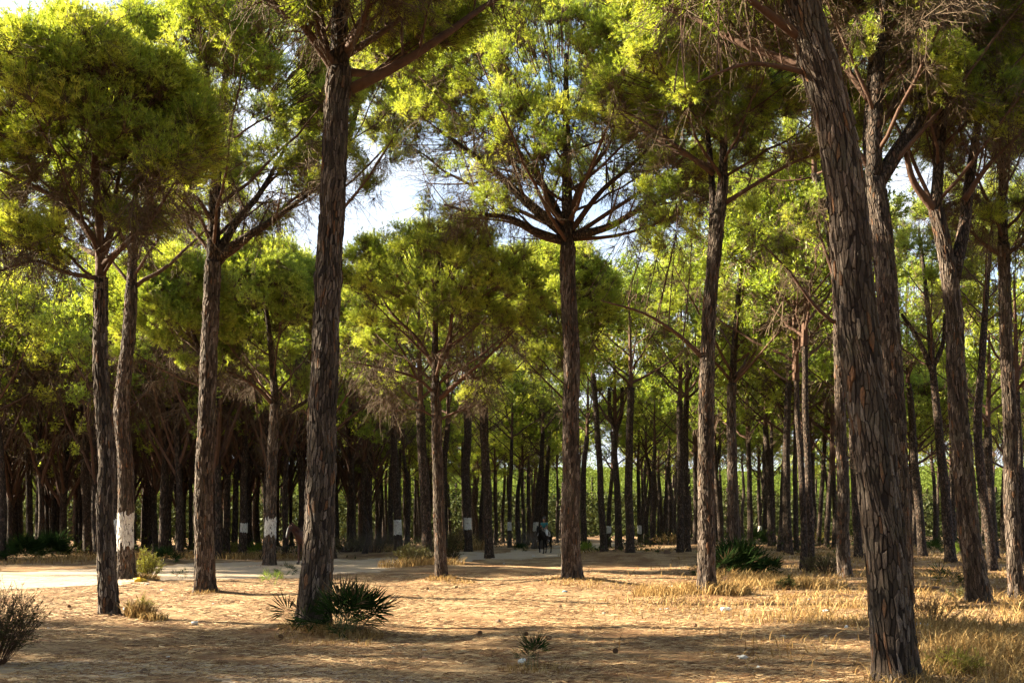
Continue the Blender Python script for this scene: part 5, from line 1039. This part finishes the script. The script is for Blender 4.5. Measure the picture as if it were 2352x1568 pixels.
def rider():
    t = thing('person', 'rider in teal polo shirt and white breeches, sitting on the black horse', 'person', (HX, HY, hz), None, HR)
    sk = M['skin']; N = []; E = []
    def add(p, r, par=None): N.append((p, r)); (E.append((par, len(N) - 1)) if par is not None else None); return len(N) - 1
    pv = add((-.02, 0, 1.56), (.12, .16)); w_ = add((-.01, 0, 1.72), (.10, .13), pv); c = add((.0, 0, 1.90), (.115, .16), w_); nk = add((.0, 0, 2.06), (.055, .06), c); nk2 = add((.02, 0, 2.12), .05, nk)
    j = add((.04, 0, 2.18), (.075, .085), nk2); hd = add((.03, 0, 2.26), (.085, .10), j); add((.02, 0, 2.33), (.07, .08), hd)
    for s_ in (-1, 1):
        sh = add((.0, s_ * .17, 1.99), .06, c); el = add((.05, s_ * .24, 1.76), .042, sh); fa = add((.2, s_ * .16, 1.68), .038, el); add((.33, s_ * .07, 1.65), .026, fa)
        hp = add((.02, s_ * .14, 1.52), .10, pv); kn = add((.32, s_ * .31, 1.28), .068, hp); an = add((.12, s_ * .35, .88), .042, kn); add((.28, s_ * .37, .83), .04, an)
    skin('body', N, E, sk, t)
    P = [((-.02, 0, 1.60), (.135, .165)), ((-.01, 0, 1.74), (.125, .155)), ((0, 0, 1.90), (.14, .185)), ((0, 0, 2.02), (.09, .12))]; e = [(0, 1), (1, 2), (2, 3)]
    for s_ in (-1, 1):
        i = len(P); P += [((.0, s_ * .18, 1.99), .078), ((.03, s_ * .225, 1.85), .068)]; e += [(2, i), (i, i + 1)]
    skin('polo_shirt', P, e, M['polo'], t)
    P = [((-.02, 0, 1.55), (.14, .18))]; e = []
    for s_ in (-1, 1):
        i = len(P); P += [((.04, s_ * .16, 1.50), .118), ((.33, s_ * .32, 1.28), .086), ((.27, s_ * .34, 1.16), .07)]; e += [(0, i), (i, i + 1), (i + 1, i + 2)]
    skin('breeches', P, e, M['breeches'], t)
    for s_ in (-1, 1):
        skin('boot', [((.30, s_ * .33, 1.20), .074), ((.2, s_ * .345, 1.02), .066), ((.12, s_ * .36, .88), .052), ((.18, s_ * .37, .83), .052), ((.31, s_ * .38, .82), .042)], [(0, 1), (1, 2), (2, 3), (3, 4)], M['leather'], t)
        h = [((.35, s_ * .06, 1.645), (.028, .02)), ((.39, s_ * .05, 1.64), (.03, .018))]; e = [(0, 1)]
        for q in range(4):
            i = len(h); y = s_ * (.05) + (q - 1.5) * .017; l_ = (.028, .034, .032, .024)[q]; h += [((.41 + l_ * .4, y, 1.635), .0085), ((.42 + l_ * .5, y, 1.612), .008), ((.405 + l_ * .2, y, 1.598), .007)]; e += [(1, i), (i, i + 1), (i + 1, i + 2)]
        i = len(h); h += [((.375, s_ * .05 + s_ * -.03, 1.655), .009), ((.40, s_ * .05 - s_ * .035, 1.65), .008)]; e += [(0, i), (i, i + 1)]
        skin('hand', h, e, sk, t, 1)
        link('ear', MB().tube([(.02, s_ * .088, 2.23), (.015, s_ * .105, 2.26)], [.02, .014], 8).mesh('ear', sk, True), t)
        link('eye', MB().tube([(.105, s_ * .032, 2.26), (.122, s_ * .032, 2.26)], [.014, .009], 8).mesh('eye', M['eye'], True), t)
    skin('hair', [((-.02, 0, 2.30), (.105, .105)), ((.05, 0, 2.35), (.075, .085)), ((-.06, 0, 2.22), (.06, .08))], [(0, 1), (0, 2)], M['black_hair'], t)
    link('nose', MB().tube([(.115, 0, 2.255), (.145, 0, 2.225), (.12, 0, 2.215)], [.009, .016, .008], 7).mesh('nose', sk, True), t)
    link('mouth', MB().tube([(.117, -.024, 2.185), (.124, 0, 2.185), (.117, .024, 2.185)], .007, 6).mesh('mouth', simple('lips', (.3, .12, .09)), True), t)
rider()
def saddle():
    t = thing('saddle', 'dark leather saddle over a white pad on the black horse', 'saddle', (HX, HY, hz), None, HR)
    def shell(nm, r, th0, x0, x1, m, z=1.19, kx=1.0):
        mb = MB(); a = np.linspace(-th0, th0, 15); X = np.linspace(x0, x1, 7)
        for rr in (r, r + .018):
            pass
        V = []; 
        for rr in (r, r + .02):
            for x in X:
                for q in a: V.append((x, (rr + .0) * math.sin(q), z + (rr + .03) * math.cos(q) * 1.13))
        n = 15; L_ = 7 * n; Q = []
        for b in (0, L_):
            for i in range(6):
                for j_ in range(n - 1): f = (b + i * n + j_, b + i * n + j_ + 1, b + (i + 1) * n + j_ + 1, b + (i + 1) * n + j_); Q.append(f if b else f[::-1])
        for i in range(6):
            for j_ in (0, n - 1): Q.append((i * n + j_, (i + 1) * n + j_, L_ + (i + 1) * n + j_, L_ + i * n + j_))
        for j_ in range(n - 1):
            for i in (0, 6): Q.append((i * n + j_, i * n + j_ + 1, L_ + i * n + j_ + 1, L_ + i * n + j_))
        mb.add(V, None, Q); link(nm, mb.mesh(nm, M[m], True), t)
    shell('saddle_pad', .292, 1.75, -.34, .30, 'white_pad'); shell('saddle_flap', .318, 1.5, -.16, .22, 'leather')
    link('seat', MB().tube(catmull([(-.3, 0, 1.60), (-.12, 0, 1.55), (.1, 0, 1.555), (.22, 0, 1.61)], 12), [.05, .09, .11, .12, .12, .12, .11, .1, .09, .08, .06, .04], 12).mesh('seat', M['leather'], True), t)
    for s_ in (-1, 1):
        link('stirrup_strap', MB().tube([(.12, s_ * .34, 1.4), (.2, s_ * .40, 1.1), (.22, s_ * .40, .9)], .012, 6).mesh('stirrup_strap', M['leather']), t)
        link('stirrup', MB().tube([(.22 , s_ * (.40 + .05 * math.sin(a)), .84 + .06 * math.cos(a)) for a in np.linspace(0, 6.28, 13)], .009, 6).mesh('stirrup', M['metal'], True), t)
saddle()
CX, CY = (706 - U0) / F * 44, 44.4
horse('chestnut horse standing on the track, half hidden by the dark foreground pine', (CX, CY, float(gh(CX, CY))), R(-90 - 38), M['bay_coat'], M['red_hair'], False, .12, True, True, 1.0)

# ---------------------------------------------------------------- dust raised by the horses
g_ = NT('dust_cloud'); vp = g_.n('ShaderNodeVolumePrincipled'); vp.inputs['Color'].default_value = (.8, .68, .52, 1); vp.inputs['Anisotropy'].default_value = .3
co = g_.n('ShaderNodeTexCoord').outputs['Object']; ln_ = g_.n('ShaderNodeVectorMath', _operation='LENGTH'); g_.l(co, ln_.inputs[0])
fall = g_.ramp(ln_.outputs['Value'], [(.1, 1.0), (.98, 0.0)]); nn_ = g_.ramp(g_.noise(co, 2.6, 4), [(.38, 0.0), (.65, 1.0)])
g_.l(g_.math('MULTIPLY', g_.math('MULTIPLY', fall, nn_), .05), vp.inputs['Density']); g_.l(vp.outputs[0], g_.out.inputs['Volume'])
import bmesh
bm = bmesh.new(); bmesh.ops.create_icosphere(bm, subdivisions=3, radius=1); dme = bpy.data.meshes.new('dust'); bm.to_mesh(dme); bm.free(); dme.materials.append(g_.m)
for (u, Y, sx, sy, sz) in ((1200, 72, 6.0, 4, 2.1), (830, 57, 6.0, 4, 1.9)):
    x = (u - U0) / F * Y; o = link('dust', dme, None, (x, Y, float(gh(x, Y)) + .5), None, (sx, sy, sz)); stuff(o); o['category'] = 'dust'; o['label'] = 'thin dust hanging behind the dark horse' if u > 1000 else 'thin dust drifting over the track behind the chestnut horse'
